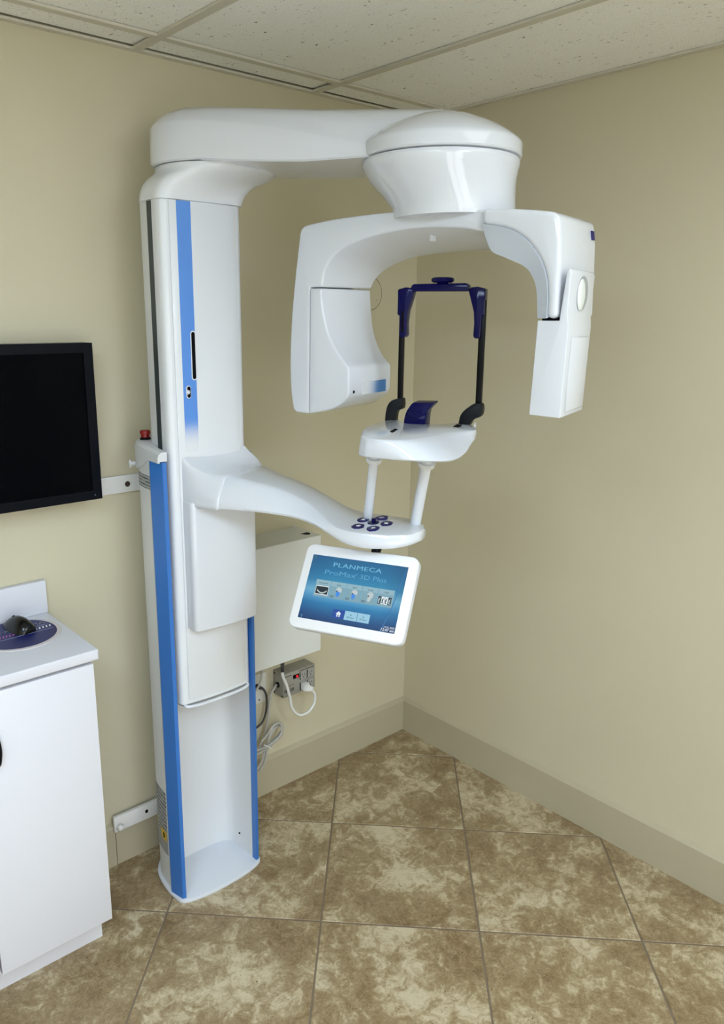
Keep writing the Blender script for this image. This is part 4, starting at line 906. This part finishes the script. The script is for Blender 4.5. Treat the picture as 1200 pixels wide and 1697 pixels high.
# mouse pad and mouse
PC = Vector((-1.632, -0.134)); PR = 0.109
mp_ = thing('mouse_pad', (PC.x, PC.y, 0.9247), 'round navy blue mouse pad with pale rim on the countertop', 'mouse pad')
mk('pad', lathe([(0, 0.0), (PR-0.001, 0.0), (PR, 0.0015), (PR-0.001, 0.0032), (0, 0.0032)], (PC.x, PC.y, 0.9247), seg=64), mat('pad_rim', (0.62, 0.58, 0.58), 0.5), mp_)
face = mk('pad_face', lathe([(0, 0.0030), (PR-0.010, 0.0030), (PR-0.010, 0.0036), (0, 0.0036)], (PC.x-0.002, PC.y+0.002, 0.9247), seg=64), mat('pad_navy', (0.006, 0.010, 0.105), 0.4, spec=0.3), mp_)
zp = 0.9247+0.0037
mk('pad_lettering', bold_text('PLANMECA', 0.021, (-1.548, -0.103, zp+0.0002), (1, 0.03, 0), (-0.03, 1, 0), 1.32, 'RIGHT', 1.0, 0.0016), WHITETXT, face, flat=True)
mk('pad_lettering', text_bm('imaging solutions for dentistry', 0.0072, (-1.545, -0.114, zp), (1, 0.03, 0), (-0.03, 1, 0), 1.2, 0, 'RIGHT', 0.0001, 0.0002), mat('pad_pale', (0.35, 0.38, 0.55), 0.5), face, flat=True)
for k in range(6):
    mk('pad_dash', prism([Vector((-1.597+0.0095*k+a, -0.137+0.0006*k+b_, zp)) for a, b_ in ((0, 0), (0.004, 0), (0.0075, 0.013), (0.0035, 0.013))], [Vector((-1.597+0.0095*k+a, -0.137+0.0006*k+b_, zp+0.0004)) for a, b_ in ((0, 0), (0.004, 0), (0.0075, 0.013), (0.0035, 0.013))]), WHITETXT if k else mat('pad_teal', (0.05, 0.3, 0.5), 0.5), face, flat=True)
for k in range(8):
    mk('pad_dash', prism([Vector((-1.708+0.0085*k+a, -0.137+b_, zp)) for a, b_ in ((0, 0), (0.003, 0), (0.0065, 0.012), (0.0035, 0.012))], [Vector((-1.708+0.0085*k+a, -0.137+b_, zp+0.0004)) for a, b_ in ((0, 0), (0.003, 0), (0.0065, 0.012), (0.0035, 0.012))]), mat('pad_pink', (0.55, 0.12, 0.35), 0.5), face, flat=True)
mk('pad_rule', prism([Vector((x, y, zp)) for x, y in ((-1.715, -0.152), (-1.545, -0.147), (-1.545, -0.148), (-1.715, -0.153))], [Vector((x, y, zp+0.0004)) for x, y in ((-1.715, -0.152), (-1.545, -0.147), (-1.545, -0.148), (-1.715, -0.153))]), mat('pad_pale', (0.35, 0.38, 0.55), 0.5), face, flat=True)
ms = thing('computer_mouse', (-1.617, -0.098, 0.9284), 'black computer mouse lying on the round navy pad', 'mouse')
def mouse(scale=1.0, z0=0.0):
    loops = []; ang = math.radians(100); ca, sa = math.cos(ang), math.sin(ang)
    st = [(-0.052, 0.012, 0.010), (-0.048, 0.022, 0.020), (-0.036, 0.029, 0.030), (-0.015, 0.031, 0.0365), (0.008, 0.030, 0.035), (0.030, 0.029, 0.027), (0.045, 0.025, 0.018), (0.052, 0.014, 0.010)]
    for u, w, h in st:
        lp = []
        for q in range(20):
            a = 2*math.pi*q/20
            v = w*math.cos(a)*(1.0 if math.sin(a) < 0 else (1-0.25*math.sin(a)))
            zz = 0.9286+z0+ (h*math.sin(a) if math.sin(a) > 0 else 0.0)
            lp.append(Vector((-1.617+u*ca-v*sa, -0.098+u*sa+v*ca, zz)))
        loops.append(lp)
    return loft(loops)
mb = mk('shell', mouse(), mat('mouse_black', (0.003, 0.0035, 0.004), 0.2, spec=0.35), ms, ang=60)
mk('scroll_wheel', lathe([(0, -0.003), (0.008, -0.003), (0.009, 0), (0.008, 0.003), (0, 0.003)], (-1.6205, -0.073, 0.9286+0.0220), (1, 0.17, 0), 18), RUBBER, ms)
